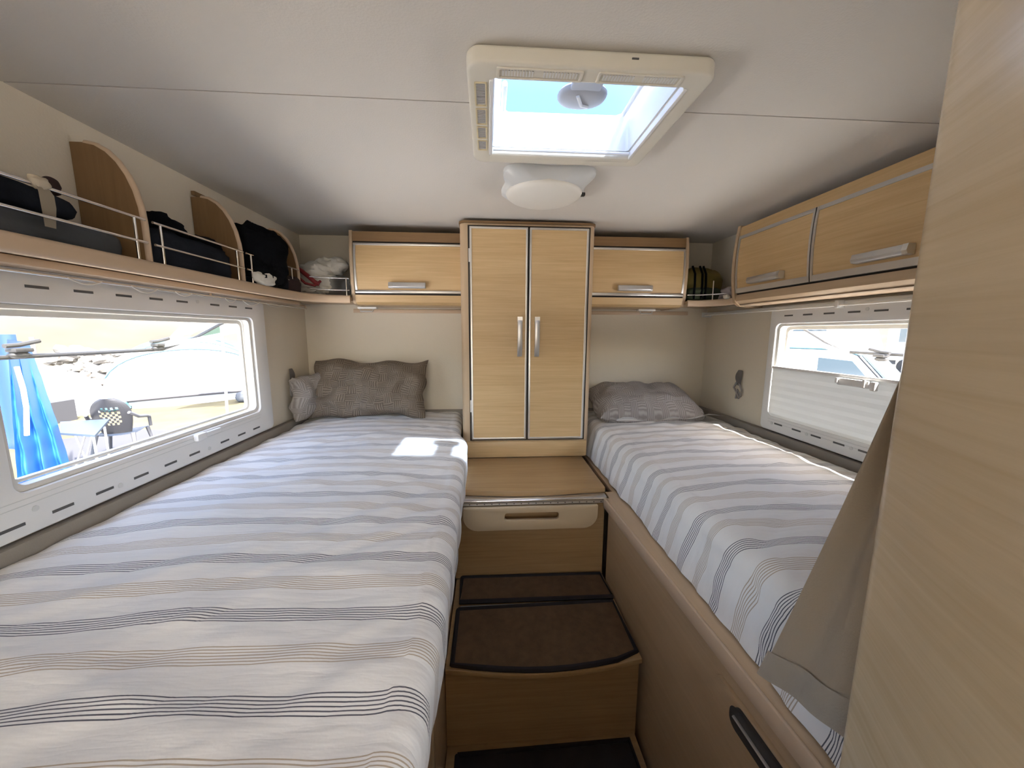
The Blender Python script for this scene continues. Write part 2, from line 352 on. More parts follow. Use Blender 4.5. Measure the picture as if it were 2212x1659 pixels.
# ------------------------------------------------------------------ windows
def window(name, xw, xf, W, frame_y, frame_z, slots_top, slots_bot, zt, zb, out, label, screws):
    """xw wall face, xf cassette face, out = -1 left / +1 right (outwards)"""
    yc = (W['y0']+W['y1'])/2
    t = thing(name, (xw, yc, frame_z[0]), label, 'window'); t['kind'] = 'structure'
    OUT = rrect(frame_y[0], frame_y[1], frame_z[0], frame_z[1], .02); INN = rrect(W['y0'], W['y1'], W['z0'], W['z1'], .022)
    obj('frame', RG(OUT, INN, 0, xw - out*.0005, xf), M['lightgrey'], t, bevel=.003)
    # stepped inner surround and outer rim
    I2 = rrect(W['y0']+.012, W['y1']-.012, W['z0']+.012, W['z1']-.010, .02)
    obj('inner_rim', RG(INN, I2, 0, xf + out*.010, xf + out*.035), M['gasket'], t, bevel=.002)
    I3 = rrect(W['y0']+.024, W['y1']-.024, W['z0']+.020, W['z1']-.024, .018)
    obj('gasket', RG(I2, I3, 0, xf + out*.036, xf + out*.050), M['gasket'], t, bevel=.002)
    for y in slots_top:
        obj('slot', B((xf - out*.0012, y-.020, zt-.0028), (xf + out*.002, y+.020, zt+.0028)), M['slot'], t)
    for y in slots_bot:
        obj('slot', B((xf - out*.0012, y-.020, zb-.0030), (xf + out*.002, y+.020, zb+.0030)), M['slot'], t)
    for (y, z) in screws:
        obj('screw_cap', T([(xf + out*.001, y, z), (xf - out*.0015, y, z)], .006, 10), M['grey'], t)
    for dz in (.012, .024):                                      # grooves of the blind track under the opening
        obj('track_groove', B((xf - out*.0008, frame_y[0]+.03, W['z0']-dz-.0007), (xf+out*.002, W['y1']-.01, W['z0']-dz+.0007)), M['grey'], t)
    return t
stL = [.737, .828, .915, 1.008, 1.099, 1.186, 1.319, 1.407, 1.495]
wl_t = window('window_1', XL, FLX, WL, (.655, 1.592), (-.408, .122), stL, [.72]+[y-.022 for y in stL[1:]], .088, -.382, -1,
              'wide open left window in a grey blind cassette, campsite outside', [(1.245, .093), (.93, -.385), (.76, -.36), (1.225, -.385)])
wr_t = window('window_2', XR, FRX, WR, (.60, 1.484), (-.405, .112), [1.048, 1.131, 1.219, 1.305, 1.392, .96, .87], [1.037, 1.123, 1.211, 1.296, 1.385, .95, .86], .071, -.371, 1,
              'right window half covered by its grey pull-up blind', [(1.09, .078), (1.42, -.373), (1.25, -.373), (1.08, -.373)])
# sashes swung outwards, hinged at the top
def sash(t, W, xw, out, reach, drop, latches, ya=None, yb=None):
    ya = ya or W['y0']+.02; yb = yb or W['y1']-.03
    h = Vector((xw + out*.02, 0, W['z1']-.012)); e = Vector((xw + out*reach, 0, drop))
    d = (e-h).normalized(); nrm = Vector((-d.z, 0, d.x))*.006
    def P(v, y, s): q = h + (e-h)*v + nrm*s - Vector((0, 0, .02))*math.sin(v*PI)*.5; return Vector((q.x, y, q.z))
    bm = bmesh.new(); grid(bm, lambda u, v: P(v, ya+(yb-ya)*u, 1), 2, 10); grid(bm, lambda u, v: P(v, ya+(yb-ya)*u, -1), 2, 10)
    s = obj('sash_pane', bm, M['acrylic'], t, smooth=True)
    obj('sash_edge', T([P(1, ya, 0), P(1, yb, 0)], .006, 8), M['smoke'], s)
    obj('sash_edge', T([P(.02, yb, 0), P(.5, yb, 0), P(1, yb, 0)], .005, 8), M['smoke'], s)
    for y in latches:
        c = P(.93, y, -2.2); bm = bmesh.new()
        box(bm, c + Vector((-.014, -.020, -.005)), c + Vector((.014, .020, .006)))
        l = obj('latch', bm, M['smoke'], s, bevel=.003)
        obj('latch_lever', T([c + Vector((0, -.030, .012)), c + Vector((0, .0, .014)), c + Vector((0, .045, .024))], .006, 8), M['smoke'], l)
        obj('latch_knob', lump(c + Vector((out*.004, 0, -.012)), (.016, .022, .009), .9, 0, 1, 0, 12, 8, False), M['smoke'], l, smooth=True)
    return s, P
sL, PL = sash(wl_t, WL, XL-TH, -1, .265, -.070, [1.045, 1.455])
stay = [Vector((XL-.03, 1.50, .000)), PL(.93, 1.47, -1.5)]
obj('stay_arm', T(stay, .0065, 10), M['grey'], wl_t)
sR, PR_ = sash(wr_t, WR, XR+TH, 1, .25, -.075, [1.28])
obj('stay_arm', T([Vector((XR+.03, 1.43, -.02)), PR_(.93, 1.41, -1.5)], .0065, 10), M['grey'], wr_t)
# catch on the sill of the left window
bm = B((FLX, 1.165, -.345), (FLX+.016, 1.205, -.322)); la = obj('blind_catch', bm, M['lightgrey'], wl_t, bevel=.004)
obj('catch_grip', B((FLX, 1.21, -.340), (FLX+.010, 1.275, -.326)), M['lightgrey'], la, bevel=.003)
# pull-up blind of the right window: pleated cloth, top rail, two clear grips
BZ = -.140
bm = bmesh.new(); nz = 14                                        # one sheet of cloth in shallow pleats
rowsb = [[bm.verts.new((FRX+.004+.0014*(k % 2), y, WR['z0']-.004 + (BZ-WR['z0']+.004)*k/nz)) for y in (WR['y0'], WR['y1']-.003)] for k in range(nz+1)]
for a_, b_ in zip(rowsb, rowsb[1:]): bm.faces.new((a_[0], a_[1], b_[1], b_[0]))
bl = obj('blind', bm, M['blind'], wr_t)
obj('blind_rail', B((FRX-.002, WR['y0'], BZ-.004), (FRX+.010, WR['y1']-.003, BZ+.006)), M['lightgrey'], wr_t, bevel=.002)
gp = obj('blind_grip', B((FRX-.012, 1.045, BZ-.030), (FRX-.002, 1.150, BZ-.006)), M['lightgrey'], bl, bevel=.004)
obj('grip_clip', B((FRX-.018, 1.020, BZ-.034), (FRX-.004, 1.036, BZ-.006)), M['whiteplas'], bl, bevel=.003)
obj('grip_clip', B((FRX-.018, 1.052, BZ-.028), (FRX-.012, 1.060, BZ-.002)), M['whiteplas'], bl, bevel=.002)
obj('grip_clip', B((FRX-.018, 1.142, BZ-.024), (FRX-.012, 1.150, BZ-.006)), M['whiteplas'], bl, bevel=.002)
# living-area windows (behind the viewer)
for k, (nm, x, o_) in enumerate((('window_3', XL, -1), ('window_4', XR, 1))):
    OUT = rrect(living[0]-.04, living[1]+.04, living[2]-.04, living[3]+.04, .03); INN = rrect(living[0], living[1], living[2], living[3], .03)
    t = thing(nm, (x, -1.4, living[2]), ('left', 'right')[k] + ' side window of the living area behind the viewer', 'window'); t['kind'] = 'structure'
    obj('frame', RG(OUT, INN, 0, x, x - o_*.02), M['lightgrey'], t, bevel=.003)
t = thing('window_5', (.13, YF, fh[2]), 'wide cab windscreen far behind the viewer', 'window'); t['kind'] = 'structure'
obj('frame', RG(rrect(fh[0]-.04, fh[1]+.04, fh[2]-.04, fh[3]+.04, .05), rrect(fh[0], fh[1], fh[2], fh[3], .05), 1, YF, YF+.02), M['lightgrey'], t, bevel=.003)
# ------------------------------------------------------------------ roof hatch
hx0, hx1, hy0, hy1 = -.036, .410, .686, 1.054
ht = thing('roof_hatch', ((hx0+hx1)/2, (hy0+hy1)/2, ZC), 'cream framed roof hatch with vent slots and clear dome', 'roof hatch')
zf = .452
OUT = rrect(hx0, hx1, hy0, hy1, .025); OUT2 = rrect(hx0+.006, hx1-.006, hy0+.006, hy1-.006, .02); INN = rrect(HX0, HX1, HY0, HY1, .008)
obj('frame', RG(OUT, INN, 2, zf, ZC-.0005), M['cream'], ht, bevel=.006, seg=3)
obj('blind_cassette', B((HX0-.004, HY1-.004, zf-.004), (HX1+.004, HY1+.016, zf+.012)), M['cream'], ht, bevel=.004)
obj('pull_bar', T([(HX0+.004, HY1-.012, zf+.006), (HX1-.004, HY1-.012, zf+.006)], .004, 8), M['lightgrey'], ht)
obj('side_track', B((HX1-.002, HY0, zf-.003), (HX1+.006, HY1, zf+.012)), M['lightgrey'], ht, bevel=.002)
obj('side_track', B((HX0-.006, HY0, zf-.003), (HX0+.002, HY1, zf+.012)), M['lightgrey'], ht, bevel=.002)
obj('shaft', RG(rrect(HX0+.0006, HX1-.0006, HY0+.0006, HY1-.0006, .008), rrect(HX0+.004, HX1-.004, HY0+.004, HY1-.004, .008), 2, zf+.016, .549), M['whiteplas'], ht)
for (x0, x1) in ((.016, .170), (.196, .352)):                    # two vent grilles on the near rail
    g = obj('vent_grille', RG(rrect(x0, x1, .694, .722, .004), rrect(x0+.006, x1-.006, .698, .718, .003), 2, zf-.0025, zf+.001), M['cream'], ht, bevel=.001)
    bm = bmesh.new(); bm2 = bmesh.new(); n = 26
    for k in range(n):
        x = x0+.012 + (x1-x0-.024)*k/(n-1)
        if 11 <= k <= 13: continue
        box(bm, (x-.0014, .701, zf-.0012), (x+.0014, .715, zf+.001))
    tag(obj('vent_slits', bm, M['whiteplas'], g), kind='stuff')  # daylight through the slits painted as pale boxes
for (y0, y1) in ((.735, .806), (.814, .872), (.880, .930), (.938, .985)):   # vents on the left rail
    g = obj('vent_grille', RG(rrect(-.024, .000, y0, y1, .003), rrect(-.021, -.003, y0+.003, y1-.003, .002), 2, zf-.002, zf+.001), M['yellowed'], ht, bevel=.0008)
    bm = bmesh.new(); k = y0+.006
    while k < y1-.005: box(bm, (-.020, k, zf-.0008), (-.004, k+.0016, zf+.001)); k += .004
    tag(obj('vent_slits', bm, M['hub'], g), kind='stuff')
# clear dome above the roof, its rounded rim, hub and crank
def domef(u, v):
    x = HX0-.03 + (HX1-HX0+.06)*u; y = HY0-.05 + (HY1-HY0+.10)*v
    return (x, y, .560 + .07*(max(0, 1-(2*u-1)**4)*max(0, 1-(2*v-1)**4))**.5)
bm = grid(bmesh.new(), domef, 16, 14); obj('dome', bm, M['dome'], ht, smooth=True)
bm = bmesh.new(); Oq = rrect(HX0-.032, HX1+.032, HY0-.052, HY1+.052, .04); Iq = rrect(.032, .345, .74, 1.022, .035)
Ov = [bm.verts.new((*p, .552)) for p in Oq]; Iv = [bm.verts.new((*p, .556)) for p in Iq]
for k in range(len(Oq)): bm.faces.new((Ov[k], Ov[(k+1) % len(Oq)], Iv[(k+1) % len(Oq)], Iv[k]))
obj('dome_rim', bm, M['frost'], ht)
obj('rim_bar', T([(.04, .905, .556), (.04, 1.010, .556), (.052, 1.024, .556), (.335, 1.020, .556), (.350, 1.006, .556), (.350, .76, .556)], .0065, 8), M['whiteplas'], ht, smooth=True)
for k in range(7):
    if k == 3: continue
    obj('rim_stud', lump((.075+.042*k, 1.030, .548), (.006, .006, .008), .9, 0, 1, 0, 8, 6, False), M['whiteplas'], ht, smooth=True)
hb = obj('hub', lump((.214, .893, .530), (.056, .046, .011), .9, 0, 1, 0, 28, 10, False), M['hub'], ht, smooth=True)
obj('hub_neck', B((.180, .732, .522), (.248, .866, .532)), M['hub'], hb, bevel=.006)
obj('hub_rib', T([(.20, .875, .519), (.215, .905, .517), (.232, .912, .519)], .004, 6), M['lightgrey'], hb)
obj('screw_mark', B((.250, .684, .468), (.262, .6865, .470)), M['slot'], ht)
# ------------------------------------------------------------------ ceiling lamp (switched off)
lt = thing('ceiling_lamp', (.187, 1.245, ZC), 'round opal ceiling lamp on a grey square base beyond the hatch', 'lamp')
cx, cy = .187, 1.245; pts = []
for k in range(48):
    a = 2*PI*k/48; r = .150/(abs(math.cos(a))**5 + abs(math.sin(a))**5)**(1/5)
    r *= 1 - .10*math.cos(2*a-PI/2+PI/2)**2
    pts.append((cx + r*math.cos(a)*.97, cy + r*math.sin(a)*.88))
bm = bmesh.new(); v0 = [bm.verts.new((x, y, ZC-.0005)) for x, y in pts]; v1 = [bm.verts.new((x, y, ZC-.012)) for x, y in pts]
v2 = [bm.verts.new((cx+(x-cx)*.80, cy+(y-cy)*.86, ZC-.034)) for x, y in pts]
for A, C in ((v0, v1), (v1, v2)):
    for i in range(48): bm.faces.new((A[i], A[(i+1) % 48], C[(i+1) % 48], C[i]))
bm.faces.new(v2); bm.faces.new(v0[::-1])
obj('base', bm, M['grey'], lt, smooth=True)
obj('cover', lump((cx-.004, cy+.012, ZC-.034), (.124, .118, .030), 1, 0, 1, 0, 40, 14, False), M['opal'], lt, smooth=True)
obj('switch', B((cx+.122, cy+.02, ZC-.030), (cx+.137, cy+.036, ZC-.020)), M['smoke'], lt, bevel=.002)
# ------------------------------------------------------------------ wardrobe
wx0, wx1, wyf, wz0, wz1 = -.121, .470, 1.634, -.578, .470
wd = thing('wardrobe', ((wx0+wx1)/2, 1.8, wz0), 'tall narrow oak wardrobe with two doors between the beds', 'wardrobe')
obj('body', PR(rrect(wx0, wx1, wyf, YB-.003, 0, 6, (0, 0, .030, .030)), 2, wz0, wz1-.010), M['frame'], wd, grain='z', smooth=True)
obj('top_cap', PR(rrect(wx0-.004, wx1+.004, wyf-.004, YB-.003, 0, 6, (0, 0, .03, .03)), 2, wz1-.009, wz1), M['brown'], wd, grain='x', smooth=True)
obj('plinth', B((wx0+.02, wyf-.006, wz0+.002), (wx1-.012, wyf+.01, -.500)), M['oak'], wd, grain='x', bevel=.003)
obj('recess', B((-.086, wyf-.002, -.496), (.446, wyf+.002, .452)), M['dark'], wd)
def framed_door(t, x0, x1, z0, z1, yf, hx, hz, vertical=True, fr=.009, dep=.016):
    d = obj('door', B((x0+fr, yf-dep, z0+fr), (x1-fr, yf-.003, z1-fr)), M['oak'], t, grain='x')
    O = rrect(x0, x1, z0, z1, 0, rs=(0, 0, 0, 0)); I = rrect(x0+fr, x1-fr, z0+fr, z1-fr, 0, rs=(0, 0, 0, 0))
    obj('door_trim', RG(O, I, 1, yf-dep-.003, yf-.003), M['alu'], d, bevel=.002)
    return d
for (x0, x1, hx) in ((-.078, .1715, .138), (.1785, .436, .214)):
    d = framed_door(wd, x0, x1, -.487, .443, wyf, hx, 0)
    pts = [(hx, wyf-.020, -.104), (hx, wyf-.036, -.100), (hx, wyf-.042, -.02), (hx, wyf-.038, .064), (hx, wyf-.020, .068)]
    bm = bmesh.new()
    prism(bm, [(wyf-.018, -.106), (wyf-.030, -.106), (wyf-.040, -.06), (wyf-.043, -.02), (wyf-.042, .03), (wyf-.036, .068), (wyf-.018, .068), (wyf-.018, .052), (wyf-.030, .03), (wyf-.031, -.06), (wyf-.018, -.09)], 0, hx-.0105, hx+.0105)
    h = obj('handle', bm, M['handle'], d, bevel=.002)
    obj('handle_cap', B((hx-.011, wyf-.0385, .046), (hx+.011, wyf-.034, .068)), M['alu'], h)
for z in (.30, -.36): obj('hinge', B((-.083, wyf-.008, z), (-.0785, wyf-.002, z+.055)), M['alu'], wd)
# ------------------------------------------------------------------ rear cupboards
def rear_cupboard(x0, x1, end, label, hx0, hx1, door):
    """front profile in y-z; end = x of the curved end panel"""
    z0, z1, yf = .122, .446, 1.742
    t = thing('wall_cupboard', ((x0+x1)/2, 1.86, z0), label, 'cupboard')
    prof = [(YB-.003, z0+.004), (yf+.060, z0+.004), (yf+.030, z0+.012), (yf+.016, z0+.045), (yf+.012, .27), (yf+.016, .40), (yf+.022, z1), (YB-.003, z1)]
    obj('body', PR(prof, 0, x0, x1), M['frame'], t, grain='x')
    ep = [(YB-.003, z0), (yf+.050, z0), (yf+.020, z0+.008), (yf+.004, z0+.045), (yf-.002, .27), (yf+.002, .39), (yf+.010, z1+.006), (YB-.003, z1+.006)]
    e0, e1 = sorted((end, end + (.016 if end == x0 else -.016)))
    obj('end_panel', PR(ep, 0, e0, e1), M['frame'], t, grain='z', bevel=.003)
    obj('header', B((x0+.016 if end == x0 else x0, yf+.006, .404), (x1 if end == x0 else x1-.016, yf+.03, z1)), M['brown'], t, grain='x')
    lower = [(yf+.060, z0+.001), (yf+.030, z0+.004), (yf+.012, z0+.014), (yf+.004, .168), (yf+.03, .168)]
    a, b = (x0+.016, x1) if end == x0 else (x0, x1-.016)
    obj('lower_rail', PR(lower, 0, a, b), M['oak'], t, grain='x')
    obj('shadow_gap', B((a, yf+.010, .166), (b, yf+.016, .410)), M['dark'], t)
    # door: slightly bowed front with aluminium trim top and bottom
    d0, d1 = door; n = 8
    def yy(z): q = (z-.285)/.11; return yf - .004 + .010*q*q
    prof = [(yy(.178+.216*k/n), .178+.216*k/n) for k in range(n+1)]
    d = obj('door', PR(prof + [(yf+.012, .394), (yf+.012, .178)], 0, d0, d1), M['oak'], t, grain='x', smooth=True)
    obj('door_trim', B((d0, yf-.004, .176), (d1, yf+.012, .189)), M['alu'], d, bevel=.002)
    obj('door_trim', B((d0, yf-.002, .386), (d1, yf+.012, .396)), M['alu'], d, bevel=.002)
    sx = d0 if end == x0 else d1-.009
    sp = [(yy(.178+.216*k/n)-.003, .178+.216*k/n) for k in range(n+1)]
    obj('door_trim', PR(sp + [(yf+.011, .394), (yf+.011, .178)], 0, sx, sx+.009), M['alu'], d)
    h = obj('handle', PR([(yf-.006, .197), (yf-.022, .197), (yf-.026, .204), (yf-.022, .222), (yf-.014, .224), (yf-.006, .222)], 0, hx0, hx1), M['handle'], d, bevel=.0015)
    cap = (hx0-.001, hx0+.018) if end == x0 else (hx1-.008, hx1+.001)
    obj('handle_cap', PR([(yf-.006, .1965), (yf-.0225, .1965), (yf-.0265, .204), (yf-.0225, .2225), (yf-.006, .2225)], 0, *cap), M['alu'], h)
    return t
rear_cupboard(-.624, wx0-.001, -.624, 'oak wall cupboard above the left pillow with one flap', -.449, -.285, (-.604, wx0-.002))
rear_cupboard(wx1+.001, .958, .958, 'oak wall cupboard above the right pillow with one flap', .612, .776, (wx1+.002, .940))
for nm, x, lb in (('reading_lamp', -.59, 'small white clip lamp under the left rear cupboard'), ('reading_lamp', .80, 'small white clip lamp under the right rear cupboard')):
    t = thing(nm, (x, 1.86, .122), lb, 'reading lamp')
    obj('bracket', B((x-.040, 1.83, .110), (x+.050, 1.86, .1205)), M['whiteplas'], t, bevel=.003)
    obj('arm', T([(x-.030, 1.838, .112), (x-.026, 1.832, .098), (x+.030, 1.832, .098), (x+.036, 1.838, .112)], .004, 8), M['alu'], t)
# ------------------------------------------------------------------ right overhead cupboard
rc_x, rc_y0, rc_y1 = 1.070, .30, 1.578
rt_ = thing('overhead_cupboard', (1.15, .94, .118), 'long oak overhead cupboard with two curved doors above the right window', 'cupboard')
def rx(z):  # bowed front profile
    q = (z-.30)/.15; return rc_x + .012*q*q*(1 if z > .30 else 1.1)
def rprof(z0, z1, off, n=10): return [(rx(z0+(z1-z0)*k/n)+off, z0+(z1-z0)*k/n) for k in range(n+1)]
lowc = [(XR-.003, .120), (rc_x+.075, .120), (rc_x+.045, .124), (rc_x+.024, .142)]
obj('body', PR(lowc + rprof(.16, .452, .016) + [(XR-.003, .452)], 1, rc_y0, rc_y1-.01), M['frame'], rt_, grain='y', smooth=True)
lowe = [(XR-.003, .114), (rc_x+.070, .114), (rc_x+.034, .119), (rc_x+.012, .138)]
obj('end_panel', PR(lowe + rprof(.165, .456, -.004) + [(XR-.003, .456)], 1, rc_y1-.012, rc_y1+.004), M['frame'], rt_, grain='z', smooth=True)
obj('header', PR(rprof(.412, .450, .003, 3) + [(rc_x+.05, .450), (rc_x+.05, .412)], 1, rc_y0, rc_y1-.012), M['oak'], rt_, grain='y')
obj('lower_rail', PR([(rc_x+.075, .1185), (rc_x+.040, .1225), (rc_x+.016, .140)] + rprof(.158, .166, .003, 2) + [(rc_x+.05, .166)], 1, rc_y0, rc_y1-.012), M['frame'], rt_, grain='y', smooth=True)
obj('bottom_lip', PR([(rc_x+.075, .1165), (rc_x+.040, .1195), (rc_x+.034, .1235), (rc_x+.078, .1205)], 1, rc_y0, rc_y1-.012), M['lip'], rt_)
obj('shadow_gap', PR(rprof(.164, .414, .009) + [(rc_x+.05, .414), (rc_x+.05, .164)], 1, rc_y0+.002, rc_y1-.0125), M['dark'], rt_)
for (y0, y1, ha, hb_) in ((1.189, 1.556, 1.295, 1.462), (.745, 1.185, .885, 1.030), (.31, .730, .44, .60)):
    d = obj('door', PR(rprof(.178, .404, -.002) + [(rc_x+.03, .404), (rc_x+.03, .178)], 1, y0, y1), M['oak'], rt_, grain='y', smooth=True)
    obj('door_trim', PR(rprof(.172, .192, -.005, 2) + [(rc_x+.03, .192), (rc_x+.03, .172)], 1, y0, y1), M['handle'], d)
    obj('door_trim', PR(rprof(.396, .409, -.005, 2) + [(rc_x+.03, .409), (rc_x+.03, .396)], 1, y0, y1), M['handle'], d)
    for yy_ in (y0, y1-.008): obj('door_trim', PR(rprof(.172, .409, -.0055) + [(rc_x+.03, .409), (rc_x+.03, .172)], 1, yy_, yy_+.008), M['handle'], d, smooth=True)
    h = obj('handle', PR([(rx(.2)-.004, .200), (rx(.2)-.024, .202), (rx(.2)-.028, .210), (rx(.2)-.024, .226), (rx(.2)-.004, .226)], 1, ha, hb_), M['handle'], d, bevel=.0015)
    obj('handle_cap', PR([(rx(.2)-.004, .1995), (rx(.2)-.0245, .2015), (rx(.2)-.0285, .210), (rx(.2)-.0245, .2265), (rx(.2)-.004, .2265)], 1, ha-.001, ha+.012), M['alu'], h)
# ------------------------------------------------------------------ left open shelf
sx = -.800
sh = thing('open_shelf', (-.88, 1.0, .127), 'long open oak shelf along the left wall with rounded dividers and chrome rails', 'shelf')
def arc(cx, cy, r, a0, a1, n=8): return [(cx + r*math.cos(math.radians(a0+(a1-a0)*k/n)), cy + r*math.sin(math.radians(a0+(a1-a0)*k/n))) for k in range(n+1)]
edge = [(sx, .12), (sx, 1.50), (sx+.010, 1.60), (sx+.035, 1.67), (sx+.085, 1.715), (sx+.15, 1.732), (-.626, 1.735)]
obj('board', PR([(XL+.002, .12)] + edge + [(-.626, YB-.003), (XL+.002, YB-.003)], 2, .140, .156), M['frame'], sh, grain='y')
def lipsec(bm, path, z0, z1, w):
    rings = []
    for i, p in enumerate(path):
        a = Vector(path[max(i-1, 0)]); b = Vector(path[min(i+1, len(path)-1)]); tdir = (b-a).normalized(); nv = Vector((tdir.y, -tdir.x))
        pr = []
        for k in range(12):
            an = 2*PI*k/12; pr.append(bm.verts.new((p[0] + nv.x*w*spow(math.cos(an), .8), p[1] + nv.y*w*spow(math.cos(an), .8), (z0+z1)/2 + (z1-z0)/2*spow(math.sin(an), .8))))
        rings.append(pr)
    for A, C in zip(rings, rings[1:]):
        for k in range(12): bm.faces.new((A[k], A[(k+1) % 12], C[(k+1) % 12], C[k]))
    bm.faces.new(rings[0]); bm.faces.new(rings[-1][::-1]); return bm
obj('lip', lipsec(bmesh.new(), edge, .128, .164, .011), M['lip'], sh, smooth=True)
obj('support_strip', B((XL+.002, .12, .122), (XL+.07, 1.80, .139)), M['lip'], sh, bevel=.004)
def divider(y, ztop, xf):
    R_ = .115; pts = [(XL+.002, .157), (xf, .157), (xf, ztop-R_-.06)]
    pts += [(xf - (xf-XL)*.78*(1-math.cos(math.radians(a))), ztop-R_-.06 + (R_+.06)*math.sin(math.radians(a))) for a in range(12, 91, 13)]
    pts += [(XL+.002, ztop)]
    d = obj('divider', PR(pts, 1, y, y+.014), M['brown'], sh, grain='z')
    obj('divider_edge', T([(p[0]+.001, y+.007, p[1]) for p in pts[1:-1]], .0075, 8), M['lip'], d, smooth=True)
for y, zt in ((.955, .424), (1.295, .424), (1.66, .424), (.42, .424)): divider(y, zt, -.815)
def rails(y0, y1, zs=(.2065, .2585), posts=()):
    r = None
    for z in zs: r = obj('rail', T([(sx-.006, y0, z), (sx-.006, y1, z)], .0032, 8), M['chrome'], sh, smooth=True)
    for y in posts: obj('rail_post', T([(sx-.006, y, .160), (sx-.006, y, zs[-1])], .003, 8), M['chrome'], sh, smooth=True)
rails(.44, .955, posts=(.50, .928)); rails(.975, 1.30, posts=(.995, 1.27)); rails(1.318, 1.655, posts=(1.34, 1.60))
for z in (.186, .238): obj('rail', T([(-.78, 1.69, z), (-.745, 1.715, z), (-.70, 1.728, z), (-.628, 1.735, z)], .003, 8), M['chrome'], sh, smooth=True)
obj('rail_post', T([(-.640, 1.733, .160), (-.640, 1.733, .238)], .003, 8), M['chrome'], sh, smooth=True)
obj('hook', B((XL+.001, 1.30, .432), (XL+.012, 1.345, .444)), M['brown'], sh)
# right corner shelf between the two cupboards
cs = thing('corner_shelf', (1.09, 1.85, .127), 'small oak corner shelf between rear and right cupboards', 'shelf')
edge2 = [(.960, 1.735), (1.02, 1.728), (1.065, 1.69), (1.090, 1.64), (1.098, 1.585)]
obj('board', PR([(.960, YB-.003)] + edge2 + [(XR-.003, 1.585), (XR-.003, YB-.003)], 2, .138, .153), M['frame'], cs, grain='x')
obj('lip', lipsec(bmesh.new(), edge2, .127, .158, .009), M['lip'], cs, smooth=True)
obj('rail', T([(.960, 1.738, .182), (1.02, 1.731, .182), (1.068, 1.69, .182), (1.095, 1.64, .182)], .003, 8), M['chrome'], cs, smooth=True)
obj('rail_post', T([(1.062, 1.70, .157), (1.062, 1.70, .245)], .003, 8), M['chrome'], cs, smooth=True)
# curtain rods
cr = thing('curtain_rod', (-.9, 1.1, .112), 'thin white curtain rod with loose threads above the left window', 'curtain rod')
obj('rod', T([(-.900, .15, .112), (-.900, 1.90, .112)], .0035, 8), M['chrome'], cr, smooth=True)
for y in (.40, 1.27, 1.89):
    obj('bracket', T([(-.900, y, .112), (-.900, y, .124), (-.925, y, .128)], .004, 8), M['lip'], cr)
for y0, y1, s in ((.86, .93, .010), (1.0, 1.075, .014), (1.13, 1.19, .010), (1.33, 1.385, .013), (1.42, 1.52, .016), (1.56, 1.68, .010)):
    obj('thread', T([(-.897, y0+(y1-y0)*k/6, .112 - s*math.sin(PI*k/6)) for k in range(7)], .0015, 5), M['white'], cr)
cr2 = thing('curtain_rod', (1.17, 1.1, .094), 'thin white curtain rod under the right overhead cupboard', 'curtain rod')
obj('rod', T([(1.170, .35, .093), (1.170, 1.955, .095)], .003, 8), M['whiteplas'], cr2, smooth=True)
obj('rod_profile', B((1.186, .35, .098), (1.212, 1.95, .110)), M['grey'], cr2, bevel=.002)
for y in (1.17, 1.94): obj('bracket', B((1.162, y-.006, .086), (1.212, y+.006, .112)), M['grey'], cr2, bevel=.002)
# wall straps
for x, s, y, lb in ((XL, 1, 1.79, 'grey fabric curtain tie hanging on the wall left of the pillow'), (XR, -1, 1.665, 'grey fabric curtain tie hanging on the right wall beyond the window')):
    t = thing('curtain_tie', (x, y, -.32), lb, 'curtain tie')
    bm = bmesh.new()
    def fn(u, v, x=x, s=s, y=y):
        z = -.175 - .075*v; w = .024*(.55+.45*math.sin(PI*min(1, v*1.15))) ; return (x + s*(.006 + .006*math.sin(v*PI)), y + (u-.5)*2*w, z)
    grid(bm, fn, 6, 10); bmesh.ops.solidify(bm, geom=bm.faces[:], thickness=.004); obj('strap', bm, M['strap'], t, smooth=True)
    obj('loop', T([(x+s*.010, y+.012, -.235), (x+s*.012, y+.028, -.262), (x+s*.010, y+.006, -.285), (x+s*.008, y-.010, -.312)], .0045, 6), M['strap'], t, smooth=True)
    obj('loop', T([(x+s*.009, y-.004, -.240), (x+s*.011, y-.026, -.268), (x+s*.009, y-.022, -.300), (x+s*.009, y+.004, -.270), (x+s*.008, y+.014, -.315)], .004, 6), M['strap'], t, smooth=True)
